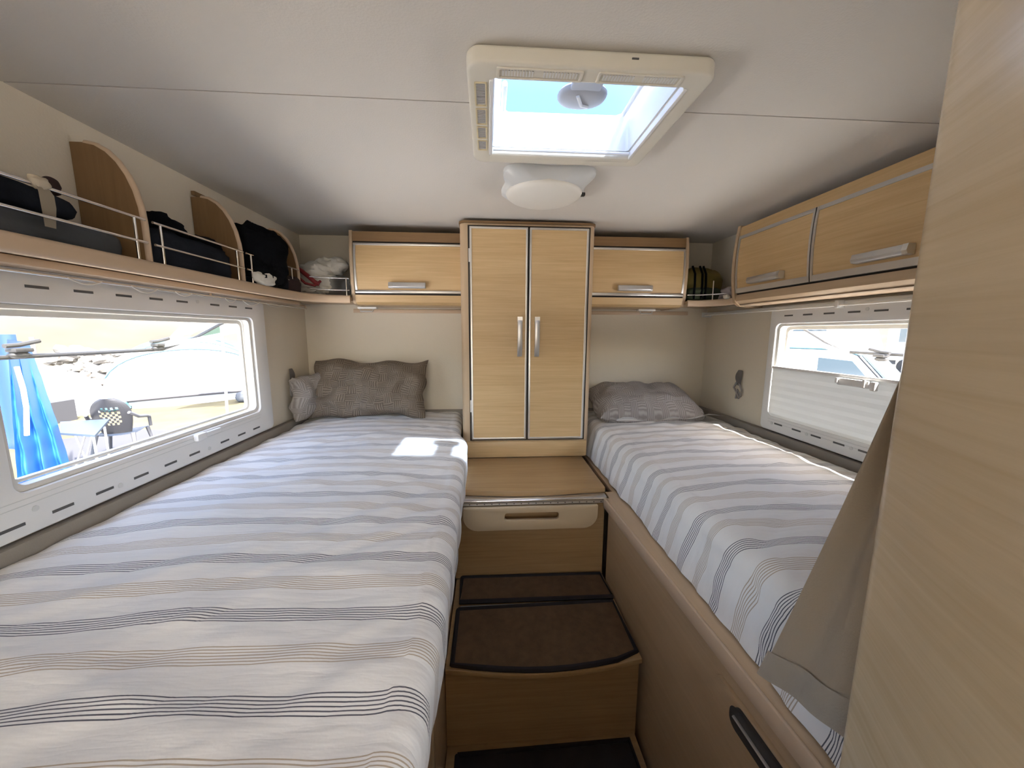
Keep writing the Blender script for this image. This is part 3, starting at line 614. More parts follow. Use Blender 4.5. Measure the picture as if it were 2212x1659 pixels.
# ------------------------------------------------------------------ beds
ZB = -.436
def wr(x, y, s):
    p = Vector((x, y, s))
    a = noise.noise(Vector((x*2.2+y*1.6, y*2.4-x*.8, s)))*.006
    c, sn = math.cos(.55), math.sin(.55); u, v = x*c+y*sn, -x*sn+y*c
    b = abs(noise.noise(Vector((u*3.0, v*11.0, s+3))))*.011
    u2, v2 = x*math.cos(-.35)+y*math.sin(-.35), -x*math.sin(-.35)+y*math.cos(-.35)
    d = -abs(noise.noise(Vector((u2*3.5, v2*9.0, s+9))))*.009 + abs(noise.noise(Vector((u2*5.0, v*26.0, s+13))))*.004
    return a + b + d
def sheet(parent, xw, xe, sgn, y0, y1, mat, seed, drop, yfoot=None, lean=0, skew=0, slant=0, Rr=.040):
    """xw wall side, xe(y) outer face; sgn +1: edge at larger x. drop(y)= bottom z"""
    NU, NV = 150, 190; bm = bmesh.new()
    def fn(u, v):
        y = y0 + (y1-y0)*v; e = xe(y) - sgn*lean + .006*noise.noise(Vector((y*5, seed, 0))); zt = ZB; zb = drop(y)
        L1 = abs(e-xw) - Rr; L2 = Rr*PI/2; L3 = (zt-Rr) - zb; s = u*(L1+L2+L3)
        cx = e - sgn*Rr
        w = wr(xw+sgn*s, y, seed)
        if s < L1:
            x = xw + sgn*s; q = s/L1; z = zt + .014*math.sin(PI*min(1, q*1.02))**.7 - .012*max(0, 1-q*9) + w
            return (x + .4*w, y + .25*w, z)
        if s < L1+L2:
            a = (s-L1)/Rr; rr = Rr + w*.8; return (cx + sgn*rr*math.sin(a), y + w, zt - Rr + rr*math.cos(a))
        d = (s-L1-L2); k = d/max(L3, 1e-4)
        ripple = .006*noise.noise(Vector((y*16, k*1.5, seed+2)))*k
        return (e + sgn*(w*.8 - .010*k*k + ripple + lean*k), y + w, zt - Rr - d)
    def uvf(u, v):
        y = y0 + (y1-y0)*v; return (u, y + .010*noise.noise(Vector((u*3, y*.5, seed+5))) - skew*max(0, u-.78)/.22 - slant*(u-.5))
    grid(bm, fn, NU, NV, uvf)
    if yfoot:                                                     # cut the foot corner along a diagonal
        bmesh.ops.bisect_plane(bm, geom=bm.verts[:]+bm.edges[:]+bm.faces[:], plane_co=yfoot[0], plane_no=yfoot[1], clear_inner=True)
    return obj('fitted_sheet', bm, mat, parent, smooth=True)
mL = thing('mattress', (-.52, 1.0, -.60), 'left single mattress under a white sheet with dark and beige stripes', 'mattress', 'single mattresses')
sheet(mL, XL+.030, lambda y: -.078 - .030*max(0, y-1.0)**1.2 - .02*max(0, .45-y) - .034*min(1, max(0, y-1.46)/.16), 1, .13, YB-.027, M['sheet_l'], 1.0, lambda y: -.605, skew=.02, slant=.032)
obj('core', B((XL+.032, .14, -.60), (-.15, YB-.03, ZB-.03)), M['white'], mL, bevel=.02)
mR = thing('mattress', (.84, 1.2, -.60), 'right single mattress under a white sheet with a narrow streak of sunlight', 'mattress', 'single mattresses')
sheet(mR, XR-.030, lambda y: .478 - .012*max(0, .8-y) - .02*max(0, y-1.3), -1, .375, YB-.027, M['sheet_r'], 4.0, lambda y: -.600, lean=.035, skew=.012, slant=.028, Rr=.05)
obj('core', B((.56, .385, -.60), (XR-.032, YB-.03, ZB-.03)), M['white'], mR, bevel=.02)
# bed boxes
bL = thing('bed_base', (-.53, 1.0, ZF), 'oak bed box under the left mattress', 'bed base')
obj('side_panel', B((-.150, .12, ZF), (-.130, 1.26, -.612)), M['frame'], bL, grain='y', bevel=.002)
obj('platform', B((XL+.002, .12, -.628), (-.1295, YB-.002, -.606)), M['frame'], bL, grain='y', bevel=.003)
obj('foot_panel', B((XL+.002, .12, ZF), (-.150, .14, -.63)), M['frame'], bL, grain='x')
obj('corner_trim', B((-.152, .700, ZF), (-.1285, .730, -.63)), M['pale'], bL, grain='z', bevel=.004)
bR = thing('bed_base', (.85, 1.0, ZF), 'oak bed box under the right mattress with a dark-handled door', 'bed base')
bm = bmesh.new()
def brd(y): return .4285 + (1.225-y)*.047
ys_ = [1.247, 1.0, .75, .5, .365]
prism(bm, [(brd(y), y) for y in ys_] + [(XR-.002, .365), (XR-.002, YB-.002), (.474, YB-.002), (.474, 1.302), (.445, 1.302), (.445, 1.247)], 2, -.632, -.606)
obj('platform', bm, M['frame'], bR, grain='y', bevel=.003)
bm = bmesh.new(); prism(bm, [(brd(y)-.006, y) for y in ys_] + [(brd(y)+.002, y) for y in ys_[::-1]], 2, -.640, -.604)
obj('edge_strip', bm, M['lip'], bR, bevel=.003)
bm = bmesh.new(); prism(bm, [(brd(y)+.016, y) for y in ys_] + [(brd(y)+.034, y) for y in ys_[::-1]], 2, ZF, -.633)
obj('side_panel', bm, M['frame'], bR, grain='y')
def onp(y, dx=0): return brd(y)+.016+dx
bm = bmesh.new(); pts = rrect(.372, .632, -1.15, -.690, .018)
f0 = [bm.verts.new((onp(y, -.008), y, z)) for y, z in pts]; f1 = [bm.verts.new((onp(y, -.0005), y, z)) for y, z in pts]
bm.faces.new(f0); n = len(pts)
for i in range(n): bm.faces.new((f0[i], f0[(i+1) % n], f1[(i+1) % n], f1[i]))
dr = obj('door', bm, M['frame'], bR, grain='y')
bm = bmesh.new(); pts = rrect(.385, .570, -.735, -.695, .016)
f0 = [bm.verts.new((onp(y, -.018), y+.004*(z+.71), z)) for y, z in pts]; f1 = [bm.verts.new((onp(y, -.0085), y, z)) for y, z in pts]
bm.faces.new(f0)
for i in range(len(pts)): bm.faces.new((f0[i], f0[(i+1) % len(pts)], f1[(i+1) % len(pts)], f1[i]))
hd = obj('handle', bm, M['smoke'], dr, bevel=.003)
obj('handle_bar', T([(onp(.56, -.020), .56, -.712), (onp(.42, -.022), .42, -.712)], .003, 6), M['alu'], hd)
# ------------------------------------------------------------------ step unit between the beds
st = thing('step_unit', (.16, 1.3, ZF), 'oak steps between the beds with a hinged shelf flap', 'steps')
bm = bmesh.new(); fr_ = [(-.126, 1.292)] + [(-.126 + .566*k/10, 1.292 - .028*math.sin(PI*k/10)) for k in range(1, 10)] + [(.440, 1.285)]
prism(bm, fr_ + [(.440, wyf+.02), (-.126, wyf+.02)], 2, -.600, -.580)
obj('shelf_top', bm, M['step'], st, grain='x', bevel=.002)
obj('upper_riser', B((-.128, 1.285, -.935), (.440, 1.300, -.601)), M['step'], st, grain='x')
hg = obj('piano_hinge', B((-.118, 1.252, -.6145), (.436, 1.284, -.6015)), M['alu'], st, bevel=.001)
obj('hinge_pin', T([(-.118, 1.250, -.608), (.436, 1.250, -.608)], .0035, 8), M['chrome'], hg, smooth=True)
obj('hinge_leaf', B((-.118, 1.2525, -.626), (.436, 1.2555, -.6155)), M['alu'], hg)
bm = bmesh.new()
for k in range(20): box(bm, (-.10+.027*k, 1.2515, -.6225), (-.096+.027*k, 1.2530, -.6195))
tag(obj('rivets', bm, M['smoke'], hg), kind='stuff')
# flap with a finger slot, built as a ring so the slot is a real opening
O = rrect(-.094, .400, -.716, -.628, .05, 6, (.002, .002, .052, .052)); I = rrect(.056, .254, -.678, -.650, .010, 6)
obj('flap', RG(O, I, 1, 1.236, 1.252), M['pale'], st, bevel=.002)
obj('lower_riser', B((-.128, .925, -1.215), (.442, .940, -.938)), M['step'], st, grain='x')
bm = bmesh.new(); fr2 = [(-.126 + .568*k/10, .905 - .030*math.sin(PI*k/10)) for k in range(11)]
prism(bm, fr2 + [(.442, 1.284), (-.126, 1.284)], 2, -.952, -.936)
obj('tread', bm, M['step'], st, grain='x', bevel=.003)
obj('lid_hinge', B((-.10, 1.125, -.9365), (.435, 1.140, -.9335)), M['alu'], st)
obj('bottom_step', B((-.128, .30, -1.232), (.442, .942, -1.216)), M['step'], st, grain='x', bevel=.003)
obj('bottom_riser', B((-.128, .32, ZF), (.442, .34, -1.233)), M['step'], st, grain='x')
def mat_(pts, z, label, mat=M['carpet']):
    t = thing('carpet_mat', (sum(p[0] for p in pts)/len(pts), sum(p[1] for p in pts)/len(pts), z), label, 'mat', 'step carpets')
    cxm = sum(p[0] for p in pts)/len(pts); cym = sum(p[1] for p in pts)/len(pts)
    obj('pile', PR([(cxm+(p[0]-cxm)*.985, cym+(p[1]-cym)*.97) for p in pts], 2, z, z+.008), mat, t)
    obj('binding', T([(*p, z+.006) for p in pts]+[(*pts[0], z+.006)], .0075, 6), M['binding'], t, smooth=True)
mat_([(-.104, 1.276), (.428, 1.268), (.436, 1.145), (-.104, 1.150)], -.9325, 'narrow brown step mat with black binding under the flap')
mat_([(-.106, 1.118), (.430, 1.126), (.432, .925)] + [(.432-.538*k/8, .912-.030*math.sin(PI*k/8)) for k in range(1, 8)] + [(-.106, .912)], -.9355, 'large brown step mat with black binding and curved front')
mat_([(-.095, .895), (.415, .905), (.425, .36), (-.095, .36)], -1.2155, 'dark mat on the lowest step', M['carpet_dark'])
# ------------------------------------------------------------------ pillows
def pillow(name, label, mat, a, b, tck, xf, seed, ears=.10, crease=0, group='pillows'):
    """xf maps local (x along width, y up/height, z thickness) to world"""
    t = thing(name, xf(0, -b, 0), label, 'pillow', group)
    bm = bmesh.new(); n = 44
    def outline(u, v):
        pin_u = 1 - ears*(1-u*u)*abs(v)**4*0 ; x = a*u*(1 - ears*.9*(1-v*v)**1 * abs(u)**3); y = b*v*(1 - ears*1.2*(1-u*u)*abs(v)**3); return x, y
    def surf(sg):
        def fn(u, v):
            u, v = 2*u-1, 2*v-1; x, y = outline(u, v)
            th = tck*(max(0, 1-abs(u)**3.4)**.5)*(max(0, 1-abs(v)**3.0)**.5)
            m_ = max(0, 1-max(abs(u), abs(v))**6)
            w = (noise.noise(Vector((x*9+seed, y*12, sg)))*.016 + (abs(noise.noise(Vector((x*4+y*10, y*5-x*6+seed, sg+4))))*.030 - abs(noise.noise(Vector((x*9-y*5, y*7+x*3+seed, sg+8))))*.020)*crease)*m_
            x2 = x + .020*noise.noise(Vector((u*2, v*2, seed))); y2 = y + .020*noise.noise(Vector((u*2.5, v*2.5, seed+7)))
            return xf(x2, y2, sg*(th + w) + .006*noise.noise(Vector((u*3, v*3, seed+1))))
        return fn
    for sg in (1, -1): grid(bm, surf(sg), n, n, lambda u, v: (u*a*2, v*b*2))
    bmesh.ops.remove_doubles(bm, verts=bm.verts, dist=.0004)
    obj('pillow_case', bm, mat, t, smooth=True)
    return t
def xfL(x, y, z):                                                 # leaning against the back wall
    ang = math.radians(66); return Vector((-.600 + x + .02*y, 1.800 - z*math.sin(ang) + (y+.14)*math.cos(ang) + .0, ZB+.015 + (y+.150)*math.sin(ang) + z*math.cos(ang)*.6))
pl = pillow('pillow', 'crumpled taupe woven pillow leaning upright in the left back corner', M['weave'], .285, .150, .070, xfL, 2, .05, 1.7)
def xfL2(x, y, z):
    return Vector((-.868 + z*.8 + x*.35, 1.800 + x*.8, ZB+.125 + y))
pillow('pillow', 'grey pillow end squeezed between the window wall and the taupe pillow', M['weave2'], .10, .115, .045, xfL2, 6, .10, .8)
def xfR(x, y, z):                                                 # lying flat, soft corner towards the window
    tilt = .10; return Vector((.795 + x, 1.800 + y*.95, ZB+.075 + z + y*.28 - .10*max(0, x-.16)**1.0*.7))
pillow('pillow', 'flat grey woven pillow lying on the right mattress', M['weave2'], .265, .150, .082, xfR, 9, .015, 1.0)
bm = bmesh.new()
def fr(u, v):
    x = .60 + .53*u; y = 1.632 - .035*math.sin(u*PI) + .13*v*(u**1.5) ; z = ZB + .026 + .020*(1-v)*(.35+u) + .010*math.sin(u*17) * (1-v)
    return (x, y + .012*math.sin(u*13)*(1-v), z - .0*v)
def frb(u, v): p = fr(u, 1-v); return (p[0], p[1]+.004, p[2]-.012)
grid(bm, fr, 40, 10, lambda u, v: (v*.2, .35+u*.02+v*.12)); bmesh.ops.solidify(bm, geom=bm.faces[:], thickness=.006)
tag(obj('pillow_flap', bm, M['sheet_r'], None, smooth=True), 'white striped pillow flap spread under the right pillow', 'pillow flap')
# ------------------------------------------------------------------ foreground cupboard wall and curtain
fp = thing('partition', (.50, .3, ZF), 'pale oak partition with rounded edge in the right foreground', 'partition')
E = Vector((.404, .322)); dr_ = Vector((-.36, -.933)).normalized(); nr = Vector((dr_.y, -dr_.x))   # nr points to the aisle side? checked below
if nr.x > 0: nr = -nr
Rc = .045; path = []
cen = E - nr*Rc
a_end = math.atan2(nr.y, nr.x)
for k in range(13):                                               # rounded far corner, from facing +y round to the aisle face
    a = math.radians(90) + (a_end % (2*PI) - math.radians(90))*k/12; path.append((cen.x + Rc*math.cos(a), cen.y + Rc*math.sin(a)))
for k in range(1, 9):
    q = E + dr_*(.30*k/8); bow = .012*math.sin(PI*k/8); path.append((q.x - nr.x*-bow, q.y - nr.y*-bow))
path = [(XR-.003, cen.y + Rc)] + path + [(XR-.003, path[-1][1]-.02)]
bm = bmesh.new(); l = bm.loops.layers.uv.verify(); acc = 0; rows = []
for i, p in enumerate(path):
    if i: acc += (Vector(p)-Vector(path[i-1])).length
    rows.append((bm.verts.new((*p, ZF)), bm.verts.new((*p, ZC-.001)), acc))
for a, b in zip(rows, rows[1:]):
    f = bm.faces.new((a[0], b[0], b[1], a[1]))
    for lp, uvv in zip(f.loops, ((a[2], ZF), (b[2], ZF), (b[2], ZC), (a[2], ZC))): lp[l].uv = uvv
f = bm.faces.new([r[1] for r in rows]); f2 = bm.faces.new([r[0] for r in rows][::-1]); f3 = bm.faces.new((rows[-1][0], rows[0][0], rows[0][1], rows[-1][1]))
for ff in (f, f2, f3):
    for lp in ff.loops: lp[l].uv = (lp.vert.co.x, lp.vert.co.y)
obj('panel', bm, M['pale'], fp, smooth=True)
ct = thing('curtain', (.45, .42, -.54), 'taupe privacy curtain gathered behind the oak partition over the right bed', 'curtain')
def cur(u, v, s=0):
    # u 0 at the free edge .. 1 at the partition, v 0 at the top .. 1 at the hem
    z = .40 + (-.540-.40)*v
    ye = .350 + .137*max(0, (v-.40)/.60)**1.1                         # the free edge drifts along the bed towards the hem
    y = ye + (.362-ye-.02)*u*(1 if v > .2 else 1) - .0; x = .462 - .024*v + .010*u
    fold = (.005+.011*(1-v))*math.sin(u*8.5 + 1.0 + .6*v)*(.25+.75*math.sin(PI*min(1, u*1.2+.05)))
    return Vector((x - fold, y, z + .050*u*v))
bm = grid(bmesh.new(), cur, 60, 40); bmesh.ops.solidify(bm, geom=bm.faces[:], thickness=.003); obj('cloth', bm, M['curtain'], ct, smooth=True)
def hemf(u, v): p = cur(u, .945+.06*v); return p + Vector((-.005, .002, 0))
bm = grid(bmesh.new(), hemf, 60, 6); bmesh.ops.solidify(bm, geom=bm.faces[:], thickness=.004); obj('hem', bm, M['hem'], ct, smooth=True)
obj('curtain_rail', B((.448, .34, .470), (.476, .378, .4815)), M['whiteplas'], ct, bevel=.002)
obj('heading', B((.452, .345, .395), (.472, .375, .470)), M['curtain'], ct, bevel=.004)
# ------------------------------------------------------------------ things on the shelf
def soft(name, label, cat, bm, mat, group=None): return tag(obj(name, bm, mat, None, smooth=True), label, cat, group)
G = 'clothes on the left shelf'
SZ = .1575
soft('folded_jumper', 'charcoal grey folded jumper behind the rails at the near end of the shelf', 'jumper', lump((-.880, .755, SZ+.030), (.056, .180, .032), .45, .010, 14, 1, 40, 16), M['greycloth'], G)
soft('folded_trousers', 'dark navy folded trousers lying on the grey jumper', 'trousers', lump((-.892, .720, SZ+.089), (.045, .150, .027), .55, .014, 12, 2, 40, 16), M['navy'], G)
soft('dark_cap', 'dark rounded cap behind the tan ribbon', 'cap', lump(at(108, 402, x=-.885), (.014, .014, .018), .9, .004, 20, 3), M['maroon'], G)
soft('folded_sweatshirt', 'black folded sweatshirt filling the second shelf bay', 'sweatshirt', lump((-.876, 1.135, SZ+.050), (.062, .152, .051), .42, .014, 13, 4, 40, 16), M['navy'], G)
soft('rolled_top', 'black rolled top on the folded sweatshirt', 'top', lump((-.890, 1.080, SZ+.118), (.044, .085, .032), .8, .026, 16, 5, 36, 20), M['black'], G)
soft('rolled_top', 'small black bundle on the sweatshirt beside the second divider', 'top', lump((-.880, 1.225, SZ+.105), (.044, .055, .018), .7, .014, 18, 6), M['black'], G)
soft('black_jacket', 'black jacket slumped over the rail in the third shelf bay', 'jacket', lump((-.852, 1.455, SZ+.110), (.082, .118, .112), .62, .030, 11, 7, 56, 34), M['black'], G)
soft('navy_bundle', 'dark blue bundle under the black jacket', 'bundle', lump((-.872, 1.480, SZ+.034), (.066, .160, .035), .5, .010, 14, 8, 36, 14), M['navy'], G)
soft('maroon_top', 'dark maroon cloth beside the white bag', 'cloth', lump((-.830, 1.615, SZ+.036), (.040, .055, .037), .75, .014, 16, 9), M['maroon'], G)
soft('white_sock', 'small white cloth sticking out over the shelf lip', 'cloth', lump((-.797, 1.395, SZ+.028), (.018, .060, .026), .7, .010, 20, 10, 36, 18), M['white'], G)
wb = thing('cloth_bag', (-.78, 1.80, SZ), 'white cloth bag with dark red handles in the shelf corner', 'bag', G)
obj('bag_body', lump((-.805, 1.815, SZ+.078), (.100, .090, .078), .75, .034, 12, 11, 56, 32), M['white'], wb, smooth=True)
obj('bag_bulge', lump((-.735, 1.845, SZ+.150), (.066, .060, .046), .85, .024, 16, 12, 40, 22), M['white'], wb, smooth=True)
obj('handle', T([(-.845, 1.695, SZ+.125), (-.82, 1.705, SZ+.108), (-.785, 1.70, SZ+.080), (-.765, 1.705, SZ+.060), (-.748, 1.712, SZ+.050)], .009, 8), M['red'], wb, smooth=True)
obj('handle', T([(-.845, 1.690, SZ+.118), (-.828, 1.690, SZ+.080), (-.800, 1.695, SZ+.052), (-.765, 1.705, SZ+.044), (-.742, 1.715, SZ+.066)], .0055, 8), M['red'], wb, smooth=True)
soft('plastic_bag', 'crumpled translucent bag beside the white cloth bag', 'bag', lump((-.700, 1.810, SZ+.048), (.055, .055, .050), .8, .018, 16, 13, 32, 18), M['bag'], G)
# tan ribbon tied round the top rail
rb = thing('ribbon', (sx, .77, .20), 'tan fabric ribbon knotted on the top chrome rail', 'ribbon')
P0 = at(80, 392, x=sx-.006)
def strip(pts, w):
    bm = bmesh.new(); L_ = []
    for p, ww in zip(pts, w): p = Vector(p); L_.append((bm.verts.new(p+Vector((0, -ww, 0))), bm.verts.new(p+Vector((0, ww, 0)))))
    for a, b in zip(L_, L_[1:]): bm.faces.new((a[0], a[1], b[1], b[0]))
    bmesh.ops.solidify(bm, geom=bm.faces[:], thickness=.003); return bm
yk = P0.y
obj('tail', strip([(sx-.001, yk, .262), (sx+.002, yk+.004, .245), (sx-.004, yk+.010, .225), (sx-.012, yk+.016, .205), (sx-.014, yk+.017, .190)], [.008, .012, .012, .010, .009]), M['ribbon'], rb, smooth=True)
obj('knot', lump((sx-.004, yk, .262), (.011, .015, .011), .8, .005, 60, 4, 18, 12, False), M['ribbon'], rb, smooth=True)
obj('long_tail', strip([(sx-.004, yk-.006, .264), (sx-.04, yk-.06, .275), (sx-.09, yk-.14, .290), (sx-.135, yk-.23, .305)], [.007, .009, .010, .010]), M['ribbon'], rb, smooth=True)
# olive rucksack in the right corner
rk = thing('rucksack', (1.08, 1.82, .154), 'olive rucksack with black straps on the right corner shelf', 'rucksack')
obj('rucksack_body', lump((1.075, 1.845, .154+.088), (.105, .080, .090), .8, .014, 10, 15, 40, 22), M['olive'], rk, smooth=True)
obj('front_pocket', lump((1.065, 1.785, .154+.034), (.095, .050, .035), .6, .008, 14, 16, 36, 16), M['green'], rk, smooth=True)
for dx in (-.055, -.018, .0):
    obj('strap', T([(1.06+dx, 1.79, .325), (1.055+dx, 1.755, .285), (1.05+dx, 1.742, .230), (1.045+dx, 1.735, .165)], .0055, 6), M['black'], rk, smooth=True)
soft('mauve_cloth', 'pale mauve cloth corner hanging over the right corner shelf', 'cloth', lump((1.125, 1.665, .154+.030), (.040, .045, .030), .8, .016, 22, 18), M['grey_knit'], None)
soft('white_tag', 'small white folded cloth on the corner shelf lip', 'cloth', lump((1.082, 1.630, .166), (.012, .020, .012), .7, .006, 40, 19), M['white'], None)
# ------------------------------------------------------------------ unseen lamps added behind the viewer as fill light
em, N_, L_, b_ = _m('fill_glow'); b_.inputs['Emission Color'].default_value = (1, .96, .90, 1); b_.inputs['Emission Strength'].default_value = FILL_LAMP_POWER; b_.inputs['Base Color'].default_value = (.9, .9, .85, 1)
for lx, lb in ((-.75, 'left round lamp added unseen behind the viewer as fill light'), (-.15, 'right round lamp added unseen behind the viewer as fill light')):
    ll = thing('fill_lamp', (lx, -2.72, ZC), lb, 'lamp', 'added fill lamps')
    obj('base', T([(lx, -2.72, ZC-.0005), (lx, -2.72, ZC-.02)], .17, 32), M['whiteplas'], ll)
    obj('diffuser', lump((lx, -2.72, ZC-.03), (.155, .155, .035), 1, 0, 1, 0, 32, 12, False), em, ll, smooth=True)
bn = thing('light_block_aisle', (.13, -.6, ZF), 'low unseen block added behind the viewer to keep light off the steps', 'light_blocker')  # added out of view to block low light from the steps
obj('block_body', B((-.40, -.85, ZF), (.62, -.25, -.48)), M['frame'], bn, grain='x', bevel=.004)
obj('block_top', B((-.40, -.86, -.479), (.62, -.24, -.42)), M['padding'], bn, bevel=.015)
kb = thing('light_block_side', (-.68, -.7, ZF), 'unseen block added at the foot of the left bed to stop low light', 'light_shield')  # added beside the aisle block, also unseen, to stop low light
obj('body', B((XL+.003, -1.4, ZF), (-.41, .10, -.46)), M['frame'], kb, grain='y', bevel=.004)
obj('block_lid', B((XL+.003, -1.41, -.459), (-.405, .105, -.43)), M['lip'], kb, bevel=.004)
# ------------------------------------------------------------------ outdoors
GZ = -2.1
def terr(x, y):
    d1 = max(0, (-x*.70 + y*.714) - 17.0); d2 = max(0, (x*.75 + y*.66) - 36)
    k1 = min(1, d1/24); k2 = min(1, d2/36); h = 6.4*k1*k1*(3-2*k1) + 7.2*k2*k2*(3-2*k2)
    return GZ + h + (.5*noise.noise(Vector((x*.15, y*.15, 0)))*min(1, (d1+d2)/6))
bm = grid(bmesh.new(), lambda u, v: ((u-.5)*150, (v-.4)*150, terr((u-.5)*150, (v-.4)*150)), 110, 110)
gr = obj('ground', bm, M['hill'], None, smooth=True); tag(gr, 'dry yellow hillside and open ground outside the windows', 'ground', kind='structure')
bm = grid(bmesh.new(), lambda u, v: (-12.5 + 9.0*u, 4.0 + 9.5*v, GZ+.012+.0*u), 20, 20)
struct(obj('lawn', bm, M['grass']), 'patch of dry yellow grass around the tents', 'grass')
for poly, lb in (([(-1.1, .6), (-9.0, 6.9), (-9.0, -9), (-1.1, -9)], 'unseen pale ground added on the awning side to bounce light in'),
                 ([(1.4, .4), (1.4, -9), (10, -9), (10, 5.6)], 'unseen pale ground added on the right side to bounce light in')):
    struct(obj('bounce_ground', PR(poly, 2, GZ+.002, GZ+.02), M['bounce_ground']), lb, 'bounce_ground')  # added out of view as reflectors, bouncing sunlight onto the ceiling
q = [at(*p, z=GZ+.02) for p in ((420, 932), (290, 928), (60, 960), (40, 1120), (420, 1080))]
bm = bmesh.new(); prism(bm, [(p.x, p.y) for p in q], 2, GZ+.015, GZ+.03)
tag(obj('groundsheet', bm, M['groundmat']), 'dark groundsheet on the grass under chair and table', 'groundsheet')
VD = Vector((-.66, .75, 0)).normalized(); VR = Vector((.75, .66, 0)).normalized()
def place(o, ): return o
# stone wall: single pale stones heaped below the hill
sw0 = at(108, 872, z=GZ); sw1 = at(330, 872, z=GZ)
sw = thing('stone_wall', (sw0+sw1)/2 + VD*1.5, 'low wall of heaped pale stones at the foot of the hill', 'stone wall')
stone_meshes = []
for k in range(6):
    bm = lump((0, 0, 0), (.26, .20, .16), .75, .07, 4, k+20, 9, 7, False); me = bpy.data.meshes.new('stone'); bm.to_mesh(me); bm.free(); me.materials.append(M['stone']); stone_meshes.append(me)
rs = random.Random(3); L0 = sw0 + VD*1.5; L1 = sw1 + VD*1.5; nlen = (L1-L0).length
for row in range(6):
    nst = int(nlen/.46)
    for k in range(nst):
        o = bpy.data.objects.new('stone', stone_meshes[rs.randrange(6)]); col.objects.link(o); o.parent = sw
        p = L0 + (L1-L0)*((k+.5*(row % 2)+rs.uniform(-.2, .2))/nst) + VD*(row*.16) + Vector((0, 0, .15+row*.25+rs.uniform(-.04, .04)))
        o.location = p - Vector(sw.location); o.rotation_euler = (rs.uniform(-.4, .4), rs.uniform(-.4, .4), rs.uniform(0, 6)); s = rs.uniform(.8, 1.25); o.scale = (s, s, s*rs.uniform(.8, 1.1))
# dome tents
def dome_tent(c, w, d, h, label, trim=True, ax=VR):
    ay = Vector((-ax.y, ax.x, 0)); t = thing('dome_tent', c, label, 'tent')
    def fn(u, v, s=1.0):
        a = PI*u; b = PI*v; x = -math.cos(a); r = math.sin(a)**.75; y = -math.cos(b)*r; z = math.sin(b)**.8*r
        return c + ax*(x*w/2*s) + ay*(y*d/2*s) + Vector((0, 0, z*h*s))
    obj('canopy', grid(bmesh.new(), lambda u, v: fn(u, v), 24, 20), M['tent'], t, smooth=True)
    if trim:
        obj('blue_band', grid(bmesh.new(), lambda u, v: fn(.30+.44*u, .36+.12*v, 1.006), 16, 4), M['tentblue'], t, smooth=True)
        obj('seam', T([fn(.12+.76*k/16, .33-.05*math.sin(PI*k/16), 1.01) for k in range(17)], .012, 6), M['tentblue'], t, smooth=True)
        obj('ground_skirt', T([fn(.04+.92*k/16, .02, 1.0) + Vector((0, 0, .06)) for k in range(17)], .03, 6), M['groundmat'], t, smooth=True)
        obj('vent', grid(bmesh.new(), lambda u, v: fn(.62+.09*u, .44+.03*v, 1.02), 4, 2), M['groundmat'], t)
    return t
tb = at(425, 872, z=GZ)
dome_tent(tb + VD*1.2, 3.75, 2.6, 1.92, 'large white dome tent with pale blue band')
t2 = at(88, 905, z=GZ)
dome_tent(t2 + VD*.5, 2.3, 1.6, 1.15, 'small white tent behind the camping table', False)
# crumpled pale blue cloth left of the big tent
soft('blue_cloth', 'crumpled pale blue cloth on the grass beside the dome tent', 'cloth', lump(at(236, 888, z=GZ)+Vector((0, 0, .14)), (.42, .28, .17), .8, .12, 3, 31), M['tentblue'])
soft('grey_bag', 'grey bag on the grass right of the dome tent', 'bag', lump(at(540, 868, z=GZ)+Vector((0, 0, .16)), (.34, .25, .18), .6, .04, 4, 33), M['greycloth'])
# table
tc_ = at(150, 985, z=GZ); TBZ = GZ+.72
tbl = thing('camping_table', tc_, 'folding camping table with grey-blue top', 'table')
tA = at(130, 935, z=TBZ); tB = at(205, 940, z=TBZ); tC = at(236, 905, z=TBZ); tD = at(130, 911, z=TBZ)
bm = bmesh.new(); prism(bm, [(p.x, p.y) for p in (tA, tB, tC, tD)], 2, TBZ-.03, TBZ); obj('table_top', bm, M['tabletop'], tbl)
for a, b in ((tA.lerp(tB, .7), tA.lerp(tB, .1)), (tA.lerp(tB, .95), tA.lerp(tB, .95)), (tB.lerp(tC, .6), tB.lerp(tC, .6)), (tB.lerp(tA, .1), tA.lerp(tB, .35)), (tD.lerp(tC, .2), tD.lerp(tC, .4))):
    obj('leg', T([Vector((a.x, a.y, TBZ-.03)), Vector((b.x, b.y, GZ+.03))], .014, 6), M['steel'], tbl)
bx = (tA.lerp(tD, .6) + tB.lerp(tC, .3))*.5
soft('cool_box', 'dark grey-blue cool box behind the camping table', 'cool box', B(at(118, 912, z=GZ)-VD*.1+Vector((-.2, -.2, 0)), at(146, 912, z=GZ)+VD*.15+Vector((.1, .1, .50))), M['groundmat'])
# plastic chair
cc = at(272, 985, z=GZ); ch = thing('garden_chair', cc, 'black plastic garden chair with perforated round back', 'chair')
ca = VR*.85 + VD*.0; fx = (VR*.94 - VD*.34).normalized(); fy = Vector((-fx.y, fx.x, 0))   # fx width, fy away
def CP(x, y, z): return cc + fx*x + fy*y + Vector((0, 0, z))
bm = bmesh.new(); NB = 16; vv = {}
for i in range(NB+1):
    for j in range(NB+1):
        u = 2*i/NB-1; v = j/NB; w = .27*(1-.35*(1-v)**2)*math.sqrt(max(.02, 1-max(0, v-.45)**2/.33)); vv[i, j] = bm.verts.new(CP(u*w, -.20-.16*v+.07*u*u,   .44+.60*v))
rr = random.Random(2)
for i in range(NB):
    for j in range(NB):
        if 4 <= i <= 11 and 4 <= j <= 11 and (i+j) % 2 == 0: continue
        bm.faces.new((vv[i, j], vv[i+1, j], vv[i+1, j+1], vv[i, j+1]))
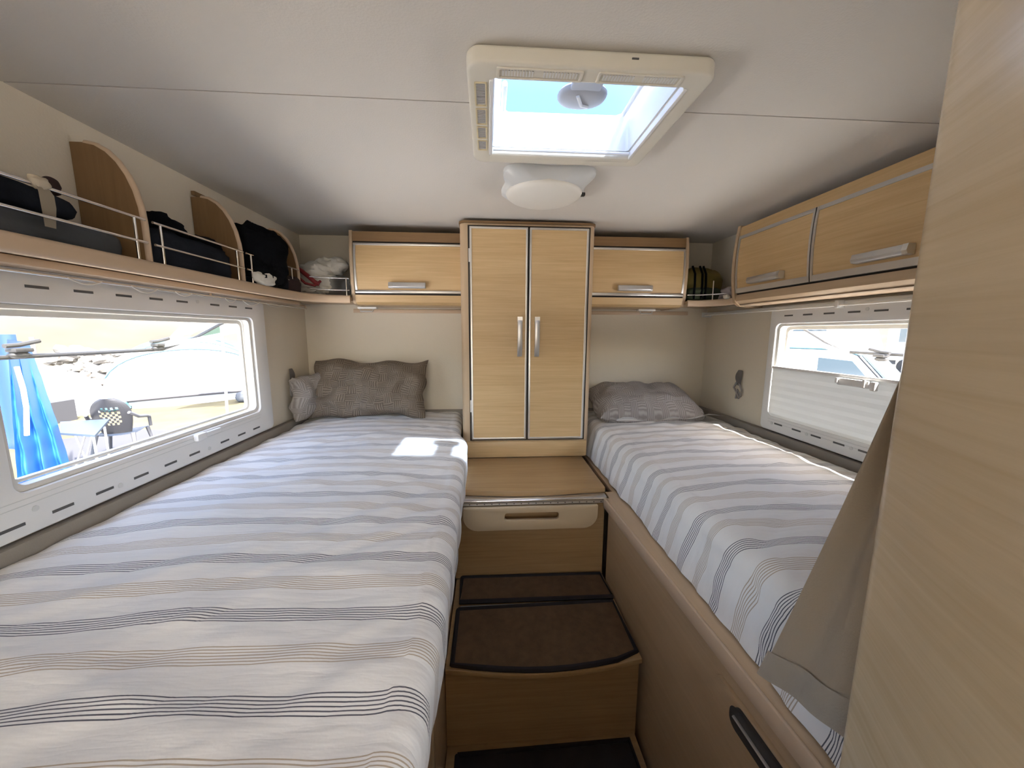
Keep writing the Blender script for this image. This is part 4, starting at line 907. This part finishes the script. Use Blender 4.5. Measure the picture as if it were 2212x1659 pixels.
bmesh.ops.solidify(bm, geom=bm.faces[:], thickness=.012); obj('backrest', bm, M['chairblk'], ch)
bm = grid(bmesh.new(), lambda u, v: CP((u-.5)*.50, -.22+.46*v, .43+.02*math.cos((u-.5)*PI)*-1+.02*v), 10, 10); bmesh.ops.solidify(bm, geom=bm.faces[:], thickness=.02); obj('seat', bm, M['chairblk'], ch, smooth=True)
for s in (-1, 1):
    obj('armrest', T([CP(s*.25, -.33, .80), CP(s*.30, -.18, .70), CP(s*.31, .05, .66), CP(s*.29, .20, .62), CP(s*.28, .24, .45)], .026, 8), M['chairblk'], ch, smooth=True)
    obj('leg', T([CP(s*.24, .22, .44), CP(s*.30, .28, 0)], [.03, .02], 8), M['chairblk'], ch); obj('leg', T([CP(s*.22, -.22, .44), CP(s*.28, -.34, 0)], [.03, .02], 8), M['chairblk'], ch)
# blue tarp screen, deep blue panel behind it, pole, cord
tp = thing('tarp_screen', at(120, 1040, z=GZ), 'glossy blue tarpaulin hanging in folds beside the left window', 'tarpaulin')
tD0 = at(60, 1075, z=GZ); topL = 2.02
def tarpf(u, v):
    a = at(40, 1075, z=GZ).lerp(at(155, 1020, z=GZ), u); b = at(78, 1075, z=GZ).lerp(at(112, 1020, z=GZ), u)
    p = a.lerp(b, v**1.15); p.z = GZ + 2.0*v*(1-.04*u)
    k = (1-v*.55); p += VD*(.10*math.sin(u*19+v*2)*k + .05*noise.noise(Vector((u*7, v*9, 2))))
    return p
bm = grid(bmesh.new(), tarpf, 60, 60); obj('tarp', bm, M['tarp'], tp, smooth=True)
b0 = at(-25, 1000, z=GZ) + VD*.9; b1 = at(55, 1000, z=GZ) + VD*.9
bm = grid(bmesh.new(), lambda u, v: b0.lerp(b1, u) + Vector((0, 0, 2.03*v)) + VD*(.04*math.sin(u*9)), 16, 12); obj('back_panel', bm, M['tarp2'], tp, smooth=True)
obj('cord', T([at(36, 792, y=tD0.y-.35), at(50, 840, y=tD0.y-.35), at(57, 880, y=tD0.y-.35), at(58, 940, y=tD0.y-.35)], .022, 6), M['white'], tp)
pb = at(105, 960, z=GZ)+VD*.2; tag(obj('tent_pole', T([pb, pb+Vector((0, 0, 1.98))], .035, 8), M['pole']), 'brown upright pole beside the blue tarpaulin', 'pole')
pb = at(492, 910, z=GZ); pt = at(480, 716, y=pb.y+.05)
tag(obj('tent_pole', T([pb, pb.lerp(pt, .6), pt+Vector((0, 0, .3))], .03, 8), M['steel']), 'grey metal awning pole standing in front of the white dome tent', 'pole')
aw = thing('awning', at(450, 700, y=9), 'pale awning edge with a green valance seen at the top of the left window', 'awning')
pa = at(345, 738, y=9.2); pb_ = at(520, 672, y=9.6); pc = at(470, 660, y=8.0)
bm = bmesh.new(); f_ = [bm.verts.new(p) for p in (at(352, 740, y=9.2), at(505, 692, y=9.6), at(525, 655, y=10.2), at(440, 655, y=10.2))]; bm.faces.new(f_); bmesh.ops.solidify(bm, geom=bm.faces[:], thickness=.01); obj('canopy', bm, M['awn'], aw)
bm = bmesh.new(); f_ = [bm.verts.new(p) for p in (at(425, 726, y=9.3), at(478, 724, y=9.5), at(482, 701, y=9.55))]; bm.faces.new(f_); bmesh.ops.solidify(bm, geom=bm.faces[:], thickness=.01); obj('valance', bm, M['awngreen'], aw)
pp = at(320, 985, z=GZ); tag(obj('paper_bag', lump(pp+Vector((0, 0, .10)), (.20, .16, .11), .6, .05, 6, 41), M['paper'], None, smooth=True), 'white crumpled paper bag on the groundsheet beside the chair', 'paper bag')
# right side: parked van, caravan, truck, shrub
def vehicle_local(o, dirx):
    d = Vector(dirx).normalized(); n = Vector((-d.y, d.x, 0)); return lambda x, y, z: o + d*x + n*y + Vector((0, 0, z))
vo = at(1760, 815, x=6.2); vo.z = GZ
vdir = Vector((.55, -.835, 0)); VP = vehicle_local(vo, vdir)
def side_prism(bm, fn, prof, y0, y1):
    a = [bm.verts.new(fn(x, y0, z)) for x, z in prof]; b = [bm.verts.new(fn(x, y1, z)) for x, z in prof]; n = len(prof)
    bm.faces.new(a); bm.faces.new(b[::-1])
    for i in range(n): bm.faces.new((a[i], b[i], b[(i+1) % n], a[(i+1) % n]))
    return bm
vn = thing('parked_van', vo, 'white van parked close outside the right window', 'van')
prof = [(-3.2, .30), (1.75, .30), (1.80, .75), (1.62, 1.02), (1.05, 1.12), (.55, 1.76), (.35, 1.84), (-3.1, 1.86), (-3.25, 1.6)]
obj('body', side_prism(bmesh.new(), VP, prof, 0, 1.75), M['van'], vn, bevel=.03)
obj('cab_window', side_prism(bmesh.new(), VP, [(.02, 1.16), (.86, 1.16), (.50, 1.62), (.02, 1.66)], -.012, .02), M['vanglass'], vn)
obj('windscreen', side_prism(bmesh.new(), VP, [(1.07, 1.14), (1.10, 1.15), (.62, 1.74), (.58, 1.74)], .12, 1.62), M['vanglass'], vn)
obj('gutter', T([VP(-3.1, -.01, 1.84), VP(.35, -.01, 1.82), VP(.60, -.01, 1.72)], .02, 6), M['tentblue'], vn)
obj('pillar_trim', T([VP(.56, -.01, 1.74), VP(1.06, -.01, 1.12)], .02, 6), M['smoke'], vn)
for x in (-2.3, 1.0):
    w = obj('wheel', T([VP(x, -.02, .32), VP(x, .18, .32)], .32, 20), M['tyre'], vn); obj('hub_cap', T([VP(x, -.035, .32), VP(x, .0, .32)], .17, 16), M['alu'], w)
co = at(1760, 760, x=13.5); co.z = GZ; CV = vehicle_local(co, vdir)
cv = thing('caravan', co, 'tall white motorhome standing behind the parked van', 'motorhome')
obj('body', side_prism(bmesh.new(), CV, [(-5, .4), (1.6, .4), (1.7, 1.6), (1.3, 2.9), (.8, 3.0), (-5, 3.0)], 0, 2.2), M['van'], cv, bevel=.05)
obj('side_window', side_prism(bmesh.new(), CV, [(-1.4, 2.2), (.3, 2.2), (.3, 2.55), (-1.4, 2.55)], -.02, .02), M['vanglass'], cv)
for x in (-3.4, .6): obj('wheel', T([CV(x, -.02, .36), CV(x, .2, .36)], .36, 18), M['tyre'], cv)
to = at(1895, 808, z=GZ); TV = vehicle_local(to, (VR*1).cross(Vector((0, 0, 1))) if False else Vector((.66, -.75, 0)))
tk = thing('flatbed_truck', to, 'white truck with an open dark chassis far outside the right window', 'truck')
obj('cab', side_prism(bmesh.new(), TV, [(.2, .75), (2.4, .75), (2.4, 1.6), (2.0, 2.7), (.2, 2.8)], 0, 2), M['van'], tk, bevel=.05)
obj('cab_window', side_prism(bmesh.new(), TV, [(.6, 1.7), (1.9, 1.7), (1.75, 2.45), (.6, 2.45)], -.02, .02), M['vanglass'], tk)
obj('chassis', side_prism(bmesh.new(), TV, [(-2.8, .55), (.6, .55), (.6, 1.0), (-2.8, 1.0)], .1, 1.9), M['smoke'], tk)
obj('cargo_box', side_prism(bmesh.new(), TV, [(-3.0, 1.02), (-.5, 1.02), (-.5, 1.75), (-3.0, 1.75)], 0, 2), M['van'], tk)
for x in (-2.0, 1.1):
    w = obj('wheel', T([TV(x, -.06, .45), TV(x, .22, .45)], .46, 20), M['tyre'], tk); obj('hub_cap', T([TV(x, -.09, .45), TV(x, -.05, .45)], .26, 16), M['alu'], w)
